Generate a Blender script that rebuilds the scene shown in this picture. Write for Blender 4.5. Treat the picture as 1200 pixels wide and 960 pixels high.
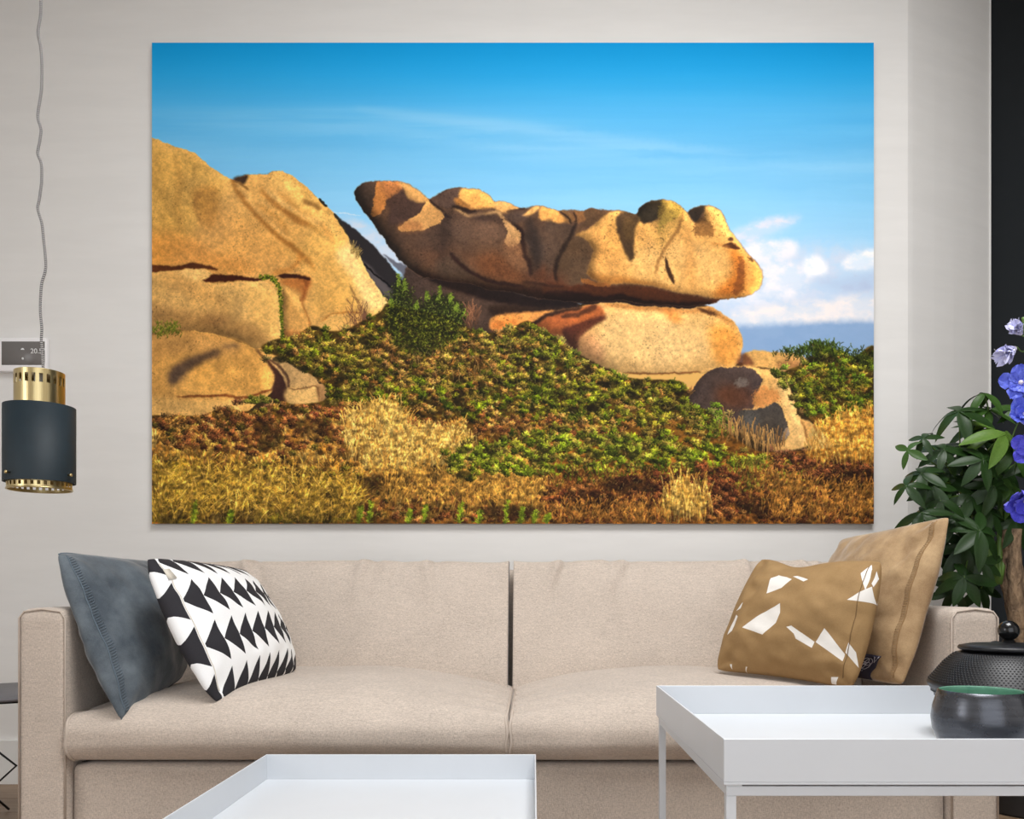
import bpy, bmesh, math, random
import numpy as np
from mathutils import Vector, Matrix

for o in list(bpy.data.objects): bpy.data.objects.remove(o, do_unlink=True)
random.seed(5)
SC = bpy.context.scene
COL = SC.collection
R = math.radians

# ------------------------------------------------------------------ camera, world, lights, exposure
EYE = 0.72                       # lens height; the lens looks straight along +Y
FPX = 1010.0                     # focal length in pixels of the 1200 px wide frame
cam_d = bpy.data.cameras.new('camera')
cam = bpy.data.objects.new('camera', cam_d); COL.objects.link(cam)
cam.location = (0, 0, EYE); cam.rotation_euler = (R(90), 0, 0)
cam_d.sensor_fit = 'HORIZONTAL'; cam_d.sensor_width = 36.0
cam_d.lens = 36.0*FPX/1200.0
cam_d.shift_x = -25.0/1200.0; cam_d.shift_y = 210.0/1200.0
cam_d.clip_start = 0.02
SC.camera = cam

SC.view_settings.view_transform = 'Standard'
try: SC.view_settings.look = 'None'
except Exception: pass
SC.view_settings.gamma = 1.0
SC.view_settings.use_curve_mapping = False
SC.view_settings.exposure = 0.90

world = bpy.data.worlds.new('world'); SC.world = world
world.use_nodes = True
bg = world.node_tree.nodes['Background']
bg.inputs['Color'].default_value = (0.93, 0.96, 1.0, 1)
bg.inputs['Strength'].default_value = 1.1

def area_light(name, loc, target, sx, sy, power, color=(1, 1, 1)):
    d = bpy.data.lights.new(name, 'AREA'); d.shape = 'RECTANGLE'
    d.size = sx; d.size_y = sy; d.energy = power; d.color = color
    o = bpy.data.objects.new(name, d); COL.objects.link(o)
    o.location = loc
    o.rotation_euler = (Vector(target)-Vector(loc)).to_track_quat('-Z', 'Z').to_euler()
    return o
# added overhead area light for bright upward faces, set in an assumed rooflight
area_light('added_overhead_light', (0.5, 0.95, 3.36), (0.5, 0.95, 0), 1.4, 1.5, 52, (1.0, 0.99, 0.975))
# added fill light for left-facing sides, at an unseen opening in the left wall
area_light('added_left_fill', (-2.93, 0.0, 1.5), (0.3, 0.7, 0.4), 1.0, 1.3, 7, (1.0, 0.99, 0.98))

# ------------------------------------------------------------------ helpers
def P(px, py, Y):                # point at depth Y that is seen at pixel (px, py)
    return Vector(((px-625)*Y/FPX, Y, EYE-(py-690)*Y/FPX))

def srgb(r, g, b):
    def f(c):
        c = c/255.0
        return c/12.92 if c <= .04045 else ((c+.055)/1.055)**2.4
    return (f(r), f(g), f(b), 1.0)

class NT:
    def __init__(self, name):
        self.m = bpy.data.materials.new(name); self.m.use_nodes = True
        self.t = self.m.node_tree; self.b = self.t.nodes['Principled BSDF']
    def n(self, typ, **kw):
        x = self.t.nodes.new(typ)
        for k, v in kw.items(): setattr(x, k, v)
        return x
    def l(self, a, b): self.t.links.new(a, b)
    def math(self, op, a, b=None, clamp=False):
        x = self.n('ShaderNodeMath', operation=op); x.use_clamp = clamp
        for i, v in enumerate((a, b)):
            if v is None: continue
            if isinstance(v, (int, float)): x.inputs[i].default_value = v
            else: self.l(v, x.inputs[i])
        return x.outputs[0]
    def mix(self, fac, a, b):
        x = self.n('ShaderNodeMix', data_type='RGBA')
        for s, v in ((0, fac), (6, a), (7, b)):
            if isinstance(v, (int, float)): x.inputs[s].default_value = v
            elif isinstance(v, tuple): x.inputs[s].default_value = v
            else: self.l(v, x.inputs[s])
        return x.outputs[2]
    def coords(self, scale=(1, 1, 1), kind='Object'):
        tc = self.n('ShaderNodeTexCoord'); mp = self.n('ShaderNodeMapping')
        mp.inputs['Scale'].default_value = scale
        self.l(tc.outputs[kind], mp.inputs[0]); return mp.outputs[0]
    def noise(self, vec, scale, detail=4, rough=.6):
        x = self.n('ShaderNodeTexNoise'); x.inputs['Scale'].default_value = scale
        x.inputs['Detail'].default_value = detail; x.inputs['Roughness'].default_value = rough
        self.l(vec, x.inputs['Vector']); return x.outputs['Fac']
    def ramp(self, fac, lo, hi):
        x = self.n('ShaderNodeMapRange'); x.inputs[1].default_value = lo; x.inputs[2].default_value = hi
        self.l(fac, x.inputs[0]); return x.outputs[0]
    def bump(self, height, strength, dist=.002):
        x = self.n('ShaderNodeBump'); x.inputs['Strength'].default_value = strength
        x.inputs['Distance'].default_value = dist
        self.l(height, x.inputs['Height']); self.l(x.outputs[0], self.b.inputs['Normal'])
    def color(self, c):
        if isinstance(c, tuple): self.b.inputs['Base Color'].default_value = c
        else: self.l(c, self.b.inputs['Base Color'])

def plain(name, rgb, rough=.5, metal=0.0, vary=.05, scale=30, bump=0.0, coat=0.0):
    k = NT(name)
    c = srgb(*rgb); d = tuple(v*(1-vary*2) for v in c[:3])+(1,)
    v = k.coords(); f = k.noise(v, scale)
    k.color(k.mix(k.ramp(f, .35, .65), d, c))
    k.b.inputs['Roughness'].default_value = rough; k.b.inputs['Metallic'].default_value = metal
    if coat: k.b.inputs['Coat Weight'].default_value = coat
    if bump: k.bump(f, bump)
    return k.m

def linen(name, rgb, contrast=.30):
    k = NT(name); c = srgb(*rgb)
    a = k.noise(k.coords((130, 130, 620)), 1, 2); b = k.noise(k.coords((620, 620, 150)), 1, 2)
    big = k.noise(k.coords((26, 26, 190)), 1, 3); soft = k.noise(k.coords(), 5, 3)
    f = k.math('ADD', k.math('MULTIPLY', k.math('ADD', a, b), .38), k.math('MULTIPLY', k.math('ADD', big, soft), .12))
    lo = tuple(v*(1-contrast) for v in c[:3])+(1,); hi = tuple(min(1, v*(1+contrast*.7)) for v in c[:3])+(1,)
    k.color(k.mix(k.ramp(f, .38, .62), lo, hi))
    k.b.inputs['Roughness'].default_value = .95
    k.b.inputs['Sheen Weight'].default_value = .25
    k.bump(f, .6, .002)
    return k.m

def velvet(name, rgb, light, sheen=.5):
    k = NT(name)
    v = k.coords(); f = k.noise(v, 9, 5, .65); g = k.noise(k.coords((500, 500, 500)), 1, 2)
    k.color(k.mix(k.ramp(k.math('ADD', k.math('MULTIPLY', f, .8), k.math('MULTIPLY', g, .2)), .36, .66), srgb(*rgb), srgb(*light)))
    k.b.inputs['Roughness'].default_value = .8
    k.b.inputs['Sheen Weight'].default_value = sheen; k.b.inputs['Sheen Roughness'].default_value = .35
    k.bump(f, .35, .01)
    return k.m

def finish(name, bm, m, parent=None, smooth=True, loc=None):
    me = bpy.data.meshes.new(name)
    bmesh.ops.recalc_face_normals(bm, faces=bm.faces[:])
    bm.to_mesh(me); bm.free()
    for p in me.polygons: p.use_smooth = smooth
    for x in (m if isinstance(m, (list, tuple)) else [m]): me.materials.append(x)
    o = bpy.data.objects.new(name, me); COL.objects.link(o)
    if parent is not None: o.parent = parent
    if loc is not None: o.location = loc
    return o

def tag(o, label, cat, group=None):
    o['label'] = label; o['category'] = cat
    if group: o['group'] = group
    return o

def thing(name, label, cat, loc=(0, 0, 0), group=None):
    o = bpy.data.objects.new(name, None); COL.objects.link(o)
    o.location = loc; o.empty_display_size = .05
    return tag(o, label, cat, group)

def struct(o): o['kind'] = 'structure'; return o

def box(bm, x0, x1, y0, y1, z0, z1, bevel=0.0, seg=2):
    r = bmesh.ops.create_cube(bm, size=1.0)
    vs = r['verts']
    for v in vs:
        v.co = Vector(((x0+x1)/2+v.co.x*(x1-x0), (y0+y1)/2+v.co.y*(y1-y0), (z0+z1)/2+v.co.z*(z1-z0)))
    if bevel:
        es = list({e for v in vs for e in v.link_edges})
        bmesh.ops.bevel(bm, geom=es, offset=bevel, segments=seg, affect='EDGES', profile=.5)
    return bm

def tube(bm, pts, r, seg=8, closed=False, cap=True):
    pts = [Vector(p) for p in pts]; n = len(pts)
    rr = r if isinstance(r, (list, tuple)) else [r]*n
    rings = []; prev = None
    for i, p in enumerate(pts):
        if closed: t = pts[(i+1) % n]-pts[i-1]
        else: t = pts[min(i+1, n-1)]-pts[max(i-1, 0)]
        if t.length < 1e-9: t = Vector((0, 0, 1))
        t.normalize()
        if prev is None:
            a = t.cross(Vector((0, 0, 1)))
            if a.length < 1e-3: a = t.cross(Vector((1, 0, 0)))
        else:
            a = prev-t*prev.dot(t)
            if a.length < 1e-4: a = t.cross(Vector((0, 0, 1)))
        a.normalize(); prev = a; b = t.cross(a)
        rings.append([bm.verts.new(p+(a*math.cos(q)+b*math.sin(q))*rr[i]) for q in [2*math.pi*k/seg for k in range(seg)]])
    for i in range(n if closed else n-1):
        A, B = rings[i], rings[(i+1) % n]
        for k in range(seg): bm.faces.new((A[k], A[(k+1) % seg], B[(k+1) % seg], B[k]))
    if cap and not closed:
        bm.faces.new(rings[0]); bm.faces.new(rings[-1][::-1])
    return bm

def lathe(bm, prof, seg=48, c=(0, 0, 0)):
    rings = []
    for r, z in prof:
        if r < 1e-5: rings.append([bm.verts.new((c[0], c[1], c[2]+z))])
        else: rings.append([bm.verts.new((c[0]+r*math.cos(2*math.pi*k/seg), c[1]+r*math.sin(2*math.pi*k/seg), c[2]+z)) for k in range(seg)])
    for A, B in zip(rings, rings[1:]):
        for k in range(seg):
            k2 = (k+1) % seg
            if len(A) == 1 and len(B) == 1: continue
            if len(A) == 1: bm.faces.new((A[0], B[k], B[k2]))
            elif len(B) == 1: bm.faces.new((A[k], A[k2], B[0]))
            else: bm.faces.new((A[k], A[k2], B[k2], B[k]))
    return bm

def curve_pts(pts, sub=6):
    p = [Vector(q) for q in pts]; q = [p[0]]+p+[p[-1]]; out = []
    for i in range(1, len(q)-2):
        a, b, c, d = q[i-1], q[i], q[i+1], q[i+2]
        for s in range(sub):
            t = s/sub
            out.append(.5*((2*b)+(c-a)*t+(2*a-5*b+4*c-d)*t*t+(3*b-a-3*c+d)*t**3))
    out.append(p[-1]); return out

def hash_noise(x, y, s=0.0):
    from mathutils import noise
    return noise.noise(Vector((x, y, s)))

# ------------------------------------------------------------------ the room
WALL_Y = 3.19
def wall_paint(name, rgb, bump=.08):
    k = NT(name); f = k.noise(k.coords(), 90, 5); g = k.noise(k.coords((1, 1, 6)), 3, 3)
    c = srgb(*rgb); d = tuple(v*.965 for v in c[:3])+(1,)
    k.color(k.mix(k.ramp(g, .35, .65), d, c)); k.b.inputs['Roughness'].default_value = .85
    k.bump(f, bump, .001); return k.m
M_WALL = wall_paint('wall_paint', (226, 224, 221))
M_DARK = wall_paint('dark_wall_paint', (28, 33, 37))
M_CEIL = wall_paint('ceiling_paint', (214, 212, 208))
M_TRIM = plain('white_lacquer', (224, 223, 220), .4, 0, .01)

def room_box(name, m, *a):
    return struct(finish(name, box(bmesh.new(), *a), m, smooth=False))
SPL = (1064-625)*WALL_Y/FPX         # from here the wall is turned back in a shallow curve
WX = (1159.3-625)*(WALL_Y+.19)/FPX  # where the pale wall stops
room_box('wall_back', M_WALL, -3.0, SPL, WALL_Y, WALL_Y+.12, 0, 3.3)
bm = bmesh.new()
arc = [(SPL-.03+.06*q/8, WALL_Y+.013*(q/8)**2) for q in range(9)]
arc += [(SPL+.030+(WX-SPL-.030)*t, WALL_Y+.013+.177*(.85*t+.15*t*t)) for t in (.25, .5, .75, 1)]
lo = [bm.verts.new((x, y, 0)) for x, y in arc]; hi = [bm.verts.new((x, y, 3.3)) for x, y in arc]
for i in range(len(arc)-1): bm.faces.new((lo[i], lo[i+1], hi[i+1], hi[i]))
b0 = [bm.verts.new((x, WALL_Y+.32, z)) for x in (SPL-.03, WX) for z in (0, 3.3)]
bm.faces.new((lo[-1], b0[2], b0[3], hi[-1])); bm.faces.new((b0[2], b0[0], b0[1], b0[3])); bm.faces.new((b0[0], lo[0], hi[0], b0[1]))
struct(finish('wall_splay', bm, M_WALL, smooth=False))
room_box('wall_recess', M_DARK, WX-.3, 3.0, WALL_Y+.42, WALL_Y+.54, 0, 3.3)
room_box('wall_left', M_WALL, -3.12, -3.0, .55, WALL_Y+.12, 0, 3.3)
room_box('wall_left.001', M_WALL, -3.12, -3.0, -1.6, -.55, 0, 3.3)
room_box('wall_left.002', M_WALL, -3.12, -3.0, -.55, .55, 0, .8)  # leaves an added opening behind the left fill light
room_box('wall_left.003', M_WALL, -3.12, -3.0, -.55, .55, 2.2, 3.3)
room_box('wall_right', M_DARK, 3.0, 3.12, .9, WALL_Y+.54, 0, 3.3)
room_box('wall_right.001', M_WALL, 3.0, 3.12, -1.6, .9, 0, 3.3)
# unseen wall behind the camera: its gap is placed and sized to shape the daylight
room_box('wall_front.002', M_WALL, 1.8, 3.12, -1.72, -1.6, 0, 2.6)
room_box('wall_front', M_WALL, -3.12, 3.12, -1.72, -1.6, 2.6, 3.3)
room_box('wall_front.001', M_WALL, -3.12, -0.9, -1.72, -1.6, 0, 2.6)
# ceiling, left open for the added overhead light; the rooflight is assumed
RLX0, RLX1, RLY0, RLY1 = -.25, 1.25, .15, 1.75
room_box('ceiling', M_CEIL, -3.12, 3.12, RLY1, WALL_Y+.54, 3.3, 3.42)
room_box('ceiling.001', M_CEIL, -3.12, 3.12, -1.6, RLY0, 3.3, 3.42)
room_box('ceiling.002', M_CEIL, -3.12, RLX0, RLY0, RLY1, 3.3, 3.42)
room_box('ceiling.003', M_CEIL, RLX1, 3.12, RLY0, RLY1, 3.3, 3.42)
room_box('baseboard_back', M_TRIM, -3.0, SPL, WALL_Y-.018, WALL_Y, 0, .16)
room_box('trim_1', M_TRIM, WX-.001, WX+.005, WALL_Y+.186, WALL_Y+.32, 0, 3.3)

k = NT('oak_floor')
v = k.coords((1, 9, 1)); f = k.noise(v, 6, 6, .6)
k.color(k.mix(k.ramp(f, .3, .7), srgb(124, 101, 80), srgb(160, 134, 108)))
k.b.inputs['Roughness'].default_value = .45; k.bump(f, .1)
M_FLOOR = k.m
flo = room_box('floor', plain('floor_joint', (60, 46, 36), .9), -3.12, 3.12, -1.6, WALL_Y+.54, -.1, -.004)
pw = .19; i = 0; y = -1.6
plank_bm = box(bmesh.new(), -3.12, 3.12, 0, pw-.004, -.004, 0)
first = None
while y < WALL_Y+.54-pw:
    if first is None:
        first = finish('plank', plank_bm, M_FLOOR, flo, smooth=False); o = first
    else:
        o = first.copy(); COL.objects.link(o)
    o.location = (0, y, 0); y += pw

# ---------------------------------------------------------------- the landscape print (flat print, computed with numpy)
PX0, PY0, PX1, PY1 = 178.0, 50.0, 1024.0, 614.0
PS = 2
PW, PH = int((PX1-PX0)*PS), int((PY1-PY0)*PS)
prng = np.random.default_rng(7)

def vnoise(cellx, celly, seed):
    r = np.random.default_rng(seed)
    gx, gy = int(PW/cellx)+3, int(PH/celly)+3
    g = r.random((gy, gx))
    x = np.arange(PW)/cellx; y = np.arange(PH)/celly
    xi = x.astype(int); yi = y.astype(int)
    fx = x-xi; fy = y-yi
    fx = fx*fx*(3-2*fx); fy = (fy*fy*(3-2*fy))[:, None]
    a = g[yi][:, xi]; b = g[yi][:, xi+1]; c = g[yi+1][:, xi]; d = g[yi+1][:, xi+1]
    return (a*(1-fx)+b*fx)*(1-fy)+(c*(1-fx)+d*fx)*fy

def fbm(cx, cy, seed, octaves=4, gain=.55):
    out = 0; amp = 1; tot = 0
    for i in range(octaves):
        out = out+amp*vnoise(max(cx, 1.01), max(cy, 1.01), seed+i); tot += amp
        amp *= gain; cx /= 2; cy /= 2
    return out/tot

def boxblur(a, r, axis):
    if r < 1: return a
    n = 2*r+1
    p = [(0, 0), (0, 0)]; p[axis] = (r+1, r)
    c = np.cumsum(np.pad(a, p, mode='edge'), axis=axis)
    if axis == 0: return (c[n:]-c[:-n])/n
    return (c[:, n:]-c[:, :-n])/n

def bounds(m, pad=0):
    ys = np.flatnonzero(m.any(1)); xs = np.flatnonzero(m.any(0))
    if len(ys) == 0: return slice(0, 1), slice(0, 1)
    return slice(max(0, ys[0]-pad), min(PH, ys[-1]+1+pad)), slice(max(0, xs[0]-pad), min(PW, xs[-1]+1+pad))

def blur(a, s):
    r = int(round(s*PS))
    if r < 1: return a
    b = bounds(a, 2*r+2)
    q = a[b]
    for _ in range(2):
        q = boxblur(boxblur(q, r, 0), r, 1)
    out = np.zeros_like(a); out[b] = q
    return out

def spline(pts, closed=True, sub=6):
    p = np.array(pts, float)
    if closed: q = np.vstack([p[-1], p, p[0], p[1]])
    else: q = np.vstack([p[0], p, p[-1]])
    out = []
    for i in range(1, len(q)-2):
        a, b, c, d = q[i-1], q[i], q[i+1], q[i+2]
        for t in np.linspace(0, 1, sub, endpoint=False):
            out.append(.5*((2*b)+(c-a)*t+(2*a-5*b+4*c-d)*t*t+(3*b-a-3*c+d)*t**3))
    if not closed: out.append(p[-1])
    return np.array(out)

def polymask(pts, smooth=True):
    p = spline(pts) if smooth else np.array(pts, float)
    x = (p[:, 0]-PX0)*PS; y = (p[:, 1]-PY0)*PS
    m = np.zeros((PH, PW))
    x2 = np.roll(x, -1); y2 = np.roll(y, -1)
    for r in range(max(0, int(y.min())), min(PH, int(y.max())+2)):
        yc = r+.5
        hit = (y <= yc) != (y2 <= yc)
        if not hit.any(): continue
        xs = np.sort(x[hit]+(yc-y[hit])/(y2[hit]-y[hit])*(x2[hit]-x[hit]))
        for a, b in zip(xs[::2], xs[1::2]):
            a = min(max(a, 0), PW); b = min(max(b, 0), PW)
            if b <= a: continue
            ia, ib = int(a), int(b)
            if ia == ib: m[r, ia:ia+1] += b-a; continue
            m[r, ia] += 1-(a-ia); m[r, ia+1:ib] += 1
            if ib < PW: m[r, ib] += b-ib
    return np.clip(m, 0, 1)

def C1(pts): return [(178+x/4, 50+y/4) for x, y in pts]
def C2(pts): return [(178+x/4, 280+y/4) for x, y in pts]
def C3(pts): return [(400+x/4.573, 190+y/4.573) for x, y in pts]
def C4(pts): return [(640+x/4.573, 190+y/4.573) for x, y in pts]
def C6(pts): return [(600+x/4, 340+y/4) for x, y in pts]
def C8(pts): return [(780+x/6.667, 420+y/6.667) for x, y in pts]
def CR(pts): return [(860+x/6, 380+y/6) for x, y in pts]

def paint_landscape():
    yy, xx = np.mgrid[0:PH, 0:PW].astype(float)
    X = PX0+xx/PS; Y = PY0+yy/PS
    img = np.zeros((PH, PW, 3))

    def put(mask, col, alpha=1.0):
        b = bounds(mask)
        a = (mask[b]*alpha)[..., None]
        img[b] = img[b]*(1-a)+np.array(col, float)*a
    def patch(pts, col, feather=0, alpha=1.0, smooth=True, clip=None, rough=0, seed=0):
        m = polymask(pts, smooth)
        if feather: m = blur(m, feather)
        if rough:
            m = np.clip((m-.5)*3+.5+(grain-.5)*rough*4*(m*(1-m)*4), 0, 1)
        if clip is not None: m = m*clip
        put(m, col, alpha)
        return m
    def line(pts, col, w=1.0, alpha=1.0, clip=None, feather=0):
        p = spline(pts, closed=False, sub=8)
        d = np.gradient(p, axis=0); n = np.stack([-d[:, 1], d[:, 0]], 1)
        n /= np.linalg.norm(n, axis=1)[:, None]+1e-9
        t = np.linspace(0, 1, len(p))[:, None]
        ww = w/2*np.clip(np.minimum(t, 1-t)*6+.25, 0, 1)
        patch(np.vstack([p+n*ww, (p-n*ww)[::-1]]), col, feather, alpha, False, clip)

    f1 = fbm(120, 120, 11, 5); f2 = fbm(40, 40, 21, 4); grain = vnoise(1.7, 1.7, 31)*.55+vnoise(3.4, 3.4, 32)*.45
    streak = fbm(420, 26, 41, 4)

    # ---- sky
    ks = [(50, (6, 150, 216)), (85, (36, 163, 226)), (125, (78, 176, 231)), (175, (108, 186, 232)), (235, (136, 200, 238)), (300, (166, 210, 240)), (345, (178, 206, 232)), (620, (150, 180, 210))]
    for c in range(3):
        img[..., c] = np.interp(Y, [k[0] for k in ks], [k[1][c] for k in ks])
    img[:] += ((streak-.5)*15*np.clip((Y-70)/80, 0, 1))[..., None]*np.array([1.1, .8, .45])
    haze = blur(polymask([(178, 138), (300, 131), (420, 128), (560, 138), (700, 155), (860, 178), (1024, 190), (1024, 212), (850, 205), (640, 190), (480, 165), (320, 150), (178, 155)]), 9)
    put(haze*np.clip(.35+(streak-.4)*2, 0, 1), (150, 205, 238), .5)
    put(blur(polymask([(420, 126), (560, 137), (720, 158), (880, 182), (720, 172), (560, 152), (450, 136)]), 3), (160, 208, 238), .3)
    # clouds at the right, and behind the boulders
    cn = fbm(44, 26, 51, 5, .62)
    def cloud(pts, col, feather, alpha, amt=.9):
        m = blur(polymask(pts), feather)
        q = np.clip((cn-.30)/.42, 0, 1); q = q*q*(3-2*q)
        m = np.clip(m*1.25-.06, 0, 1)*(1-amt*.8*(1-q)*np.clip(1.6-m*.9, 0, 1))
        put(m, col, alpha)
    cloud([(830, 300), (880, 285), (930, 290), (1024, 300), (1040, 400), (840, 400), (820, 340)], (205, 213, 230), 12, .85)
    cloud([(856, 276), (880, 262), (905, 254), (938, 252), (928, 264), (905, 274), (878, 284)], (226, 222, 232), 4, .9)
    cloud([(868, 288), (900, 281), (930, 282), (932, 298), (905, 304), (870, 303)], (238, 234, 238), 4, .9)
    cloud([(882, 312), (900, 304), (930, 308), (945, 322), (938, 345), (900, 352), (860, 356), (850, 346), (892, 338)], (240, 236, 240), 6, .9)
    cloud([(942, 305), (955, 299), (968, 309), (966, 320), (945, 322)], (250, 246, 246), 3, .95)
    cloud([(992, 302), (1006, 296), (1030, 294), (1030, 316), (1000, 318), (986, 312)], (252, 246, 246), 3, .95)
    cloud([(955, 332), (985, 324), (1030, 318), (1030, 342), (990, 342)], (168, 186, 216), 5, .75)
    cloud([(852, 370), (900, 358), (960, 354), (1030, 346), (1030, 378), (960, 380), (860, 382)], (242, 232, 228), 5, .9)
    cloud([(840, 388), (900, 382), (1040, 380), (1040, 430), (840, 430)], (132, 162, 200), 4, 1, .15)
    cloud([(398, 256), (430, 262), (455, 280), (480, 300), (480, 320), (440, 300)], (205, 212, 226), 4, .9)
    line([(385, 248), (400, 250), (425, 252)], (205, 222, 236), 1.2, .8)

    # ---- earth behind everything on the ground
    patch([(170, 480), (300, 440), (400, 380), (480, 330), (560, 340), (700, 358), (800, 360), (800, 420), (868, 425), (935, 420), (945, 470), (1000, 500), (1000, 620), (170, 620)], (52, 38, 20), 0, 1, False)
    patch(C6([(480, 380), (600, 380), (900, 380), (960, 400), (900, 440), (800, 470), (560, 450)]), (214, 164, 90), 1)
    # ---- dark rock behind the gap
    patch(C3([(-60, 270), (0, 312), (60, 345), (110, 390), (160, 440), (220, 500), (270, 555), (330, 640), (430, 640), (480, 800), (300, 860), (150, 700), (40, 560), (-60, 360)]), (38, 34, 36), .5, 1)
    patch(C3([(225, 493), (290, 528), (330, 545), (400, 600), (420, 660), (360, 640), (290, 560)]), (98, 100, 112), .7)
    patch(C3([(90, 520), (150, 560), (230, 640), (280, 700), (270, 740), (180, 660), (120, 590)]), (92, 84, 84), 1.5, .9)
    line(C3([(60, 480), (130, 560), (220, 630), (280, 680)]), (16, 14, 16), 2.2)

    # ---- big left outcrop
    A = C1([(-40, 430), (0, 445), (60, 470), (150, 500), (200, 520), (260, 570), (300, 600), (370, 638), (400, 632), (440, 616), (480, 612), (535, 612), (575, 600), (640, 615), (690, 650), (740, 690), (780, 730), (850, 800), (900, 870), (935, 950), (970, 1000), (1000, 1060), (1040, 1120), (1080, 1180), (1120, 1230), (1110, 1330), (900, 1400), (600, 1500), (560, 1640), (-40, 1900)])
    mA = polymask(A)
    put(mA, (212, 164, 90))
    r0 = np.array([0.])
    patch(C1([(-40, 430), (60, 470), (200, 520), (330, 620), (300, 760), (220, 900), (100, 980), (-40, 1000)]), (200, 160, 80), 9, .75, clip=mA)
    patch(C1([(300, 780), (500, 880), (640, 1000), (700, 1080), (560, 1080), (380, 1070), (180, 1020), (200, 900)]), (218, 164, 90), 9, .6, clip=mA)
    patch(C1([(-40, 900), (160, 900), (300, 980), (520, 1050), (400, 1080), (150, 1060), (-40, 1050)]), (212, 148, 70), 7, .75, clip=mA)
    patch(C1([(560, 620), (700, 680), (850, 830), (960, 1000), (1080, 1220), (1000, 1330), (900, 1150), (800, 950), (640, 740)]), (228, 188, 108), 8, .8, clip=mA)
    patch(C1([(190, 690), (290, 670), (310, 760), (290, 860), (240, 860), (210, 780)]), (172, 120, 52), 4, .6, clip=mA)
    patch(C1([(110, 520), (170, 525), (260, 600), (230, 620), (150, 580)]), (150, 120, 60), 4, .5, clip=mA)
    for l, w, c, a in (([(370, 638), (440, 740), (520, 830), (600, 905), (690, 980), (760, 1060)], 7, (164, 112, 46), .7),
                       ([(500, 680), (560, 740), (640, 800), (720, 840), (800, 900)], 6, (178, 126, 56), .6),
                       ([(610, 780), (690, 840), (740, 850)], 5, (150, 104, 50), .6),
                       ([(440, 740), (560, 800), (640, 880)], 5, (176, 124, 56), .5),
                       ([(700, 740), (760, 760), (790, 785)], 5, (96, 66, 34), .7),
                       ([(480, 770), (600, 870), (640, 905)], 4, (150, 102, 46), .5)):
        line(C1(l), c, w, a, mA, 1.6)
    patch(C1([(378, 638), (410, 626), (450, 617), (436, 655), (420, 660)]), (52, 36, 26), .8, .95)
    line(C1([(370, 640), (430, 670), (450, 690)]), (120, 80, 36), 2.5, .8, mA, .7)
    line(C1([(782, 724), (800, 745), (818, 768)]), (40, 36, 30), 3.2, 1)
    line(C1([(850, 800), (880, 842), (915, 900)]), (40, 36, 30), 3, 1)
    # right flank and lower blocks of that outcrop
    patch(C2([(640, 60), (720, 130), (760, 200), (740, 290), (760, 360), (900, 340), (980, 340), (1090, 390), (1120, 290), (1040, 200), (970, 90), (930, 10), (800, -40)]), (226, 178, 92), 7, .7, clip=mA)
    patch(C2([(860, 80), (930, 180), (985, 300), (1010, 340), (1120, 330), (1120, 280), (1000, 150), (940, 20)]), (232, 200, 134), 4, .85, clip=mA)
    line(C2([(690, 60), (690, 100), (650, 140), (560, 160)]), (176, 112, 44), 6, .6, mA, 1.8)
    patch(C2([(600, 185), (740, 180), (735, 240), (700, 300), (690, 250), (620, 215)]), (176, 104, 44), 2.5, .8, clip=mA)
    patch(C2([(690, 190), (742, 182), (738, 215), (706, 300), (696, 290), (715, 220)]), (120, 64, 26), 1.5, .7, clip=mA)
    M = C2([(-40, 155), (60, 140), (150, 138), (230, 140), (282, 158), (252, 200), (330, 205), (430, 200), (500, 192), (560, 215), (596, 270), (604, 360), (600, 470), (540, 500), (480, 512), (400, 480), (280, 440), (150, 428), (-40, 460)])
    mM = polymask(M)
    put(blur(mM, .5), (206, 166, 98))
    patch(C2([(-40, 300), (120, 330), (240, 350), (380, 370), (500, 420), (560, 500), (400, 480), (200, 440), (-40, 440)]), (150, 114, 66), 7, .8, clip=mM)
    patch(C2([(60, 160), (240, 160), (300, 250), (360, 330), (240, 300), (80, 230)]), (192, 148, 84), 6, .6, clip=mM)
    patch(C2([(440, 210), (540, 215), (590, 280), (600, 460), (520, 420), (440, 320)]), (222, 176, 96), 5, .7, clip=mM)
    patch(C2([(130, 150), (240, 145), (275, 160), (240, 200), (180, 190)]), (228, 190, 118), 2.5, .7, clip=mM)
    patch(C2([(250, 350), (360, 350), (330, 400), (230, 390)]), (116, 84, 50), 4, .5, clip=mM)
    patch(C2([(-40, 122), (60, 122), (130, 124), (180, 110), (230, 118), (300, 132), (300, 142), (230, 138), (130, 142), (-40, 152)]), (70, 34, 14), .7, .95)
    patch(C2([(243, 200), (262, 180), (285, 162), (350, 168), (420, 172), (500, 182), (560, 170), (520, 192), (420, 196), (330, 200)]), (58, 24, 10), .7, 1)
    patch(C2([(590, 168), (620, 158), (660, 166), (742, 180), (736, 194), (680, 186), (620, 182)]), (52, 24, 12), .7, 1)
    R = C2([(612, 222), (660, 250), (700, 300), (735, 370), (742, 430), (720, 455), (620, 470), (606, 400)])
    mR = polymask(R); put(blur(mR, .4), (206, 156, 82)); patch(C2([(620, 225), (670, 262), (712, 330), (690, 340), (640, 280)]), (228, 180, 100), 2.5, .8, clip=mR)
    patch(C2([(620, 425), (680, 430), (740, 436), (735, 460), (620, 470)]), (170, 112, 56), 1.5, .8, clip=mR)
    line(C2([(742, 430), (735, 370), (700, 300)]), (150, 96, 44), 2.5, .7, None, .7)
    patch(C2([(790, 390), (830, 355), (900, 340), (975, 342), (1000, 400), (960, 440), (860, 440), (790, 420)]), (224, 178, 100), 1, .9)
    line(C2([(790, 392), (850, 350), (930, 338), (978, 345)]), (176, 116, 50), 2.2, .8, None, .6)
    patch(C2([(985, 330), (1010, 350), (1030, 400), (1000, 410), (980, 380)]), (96, 64, 54), 1, .85)
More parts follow.
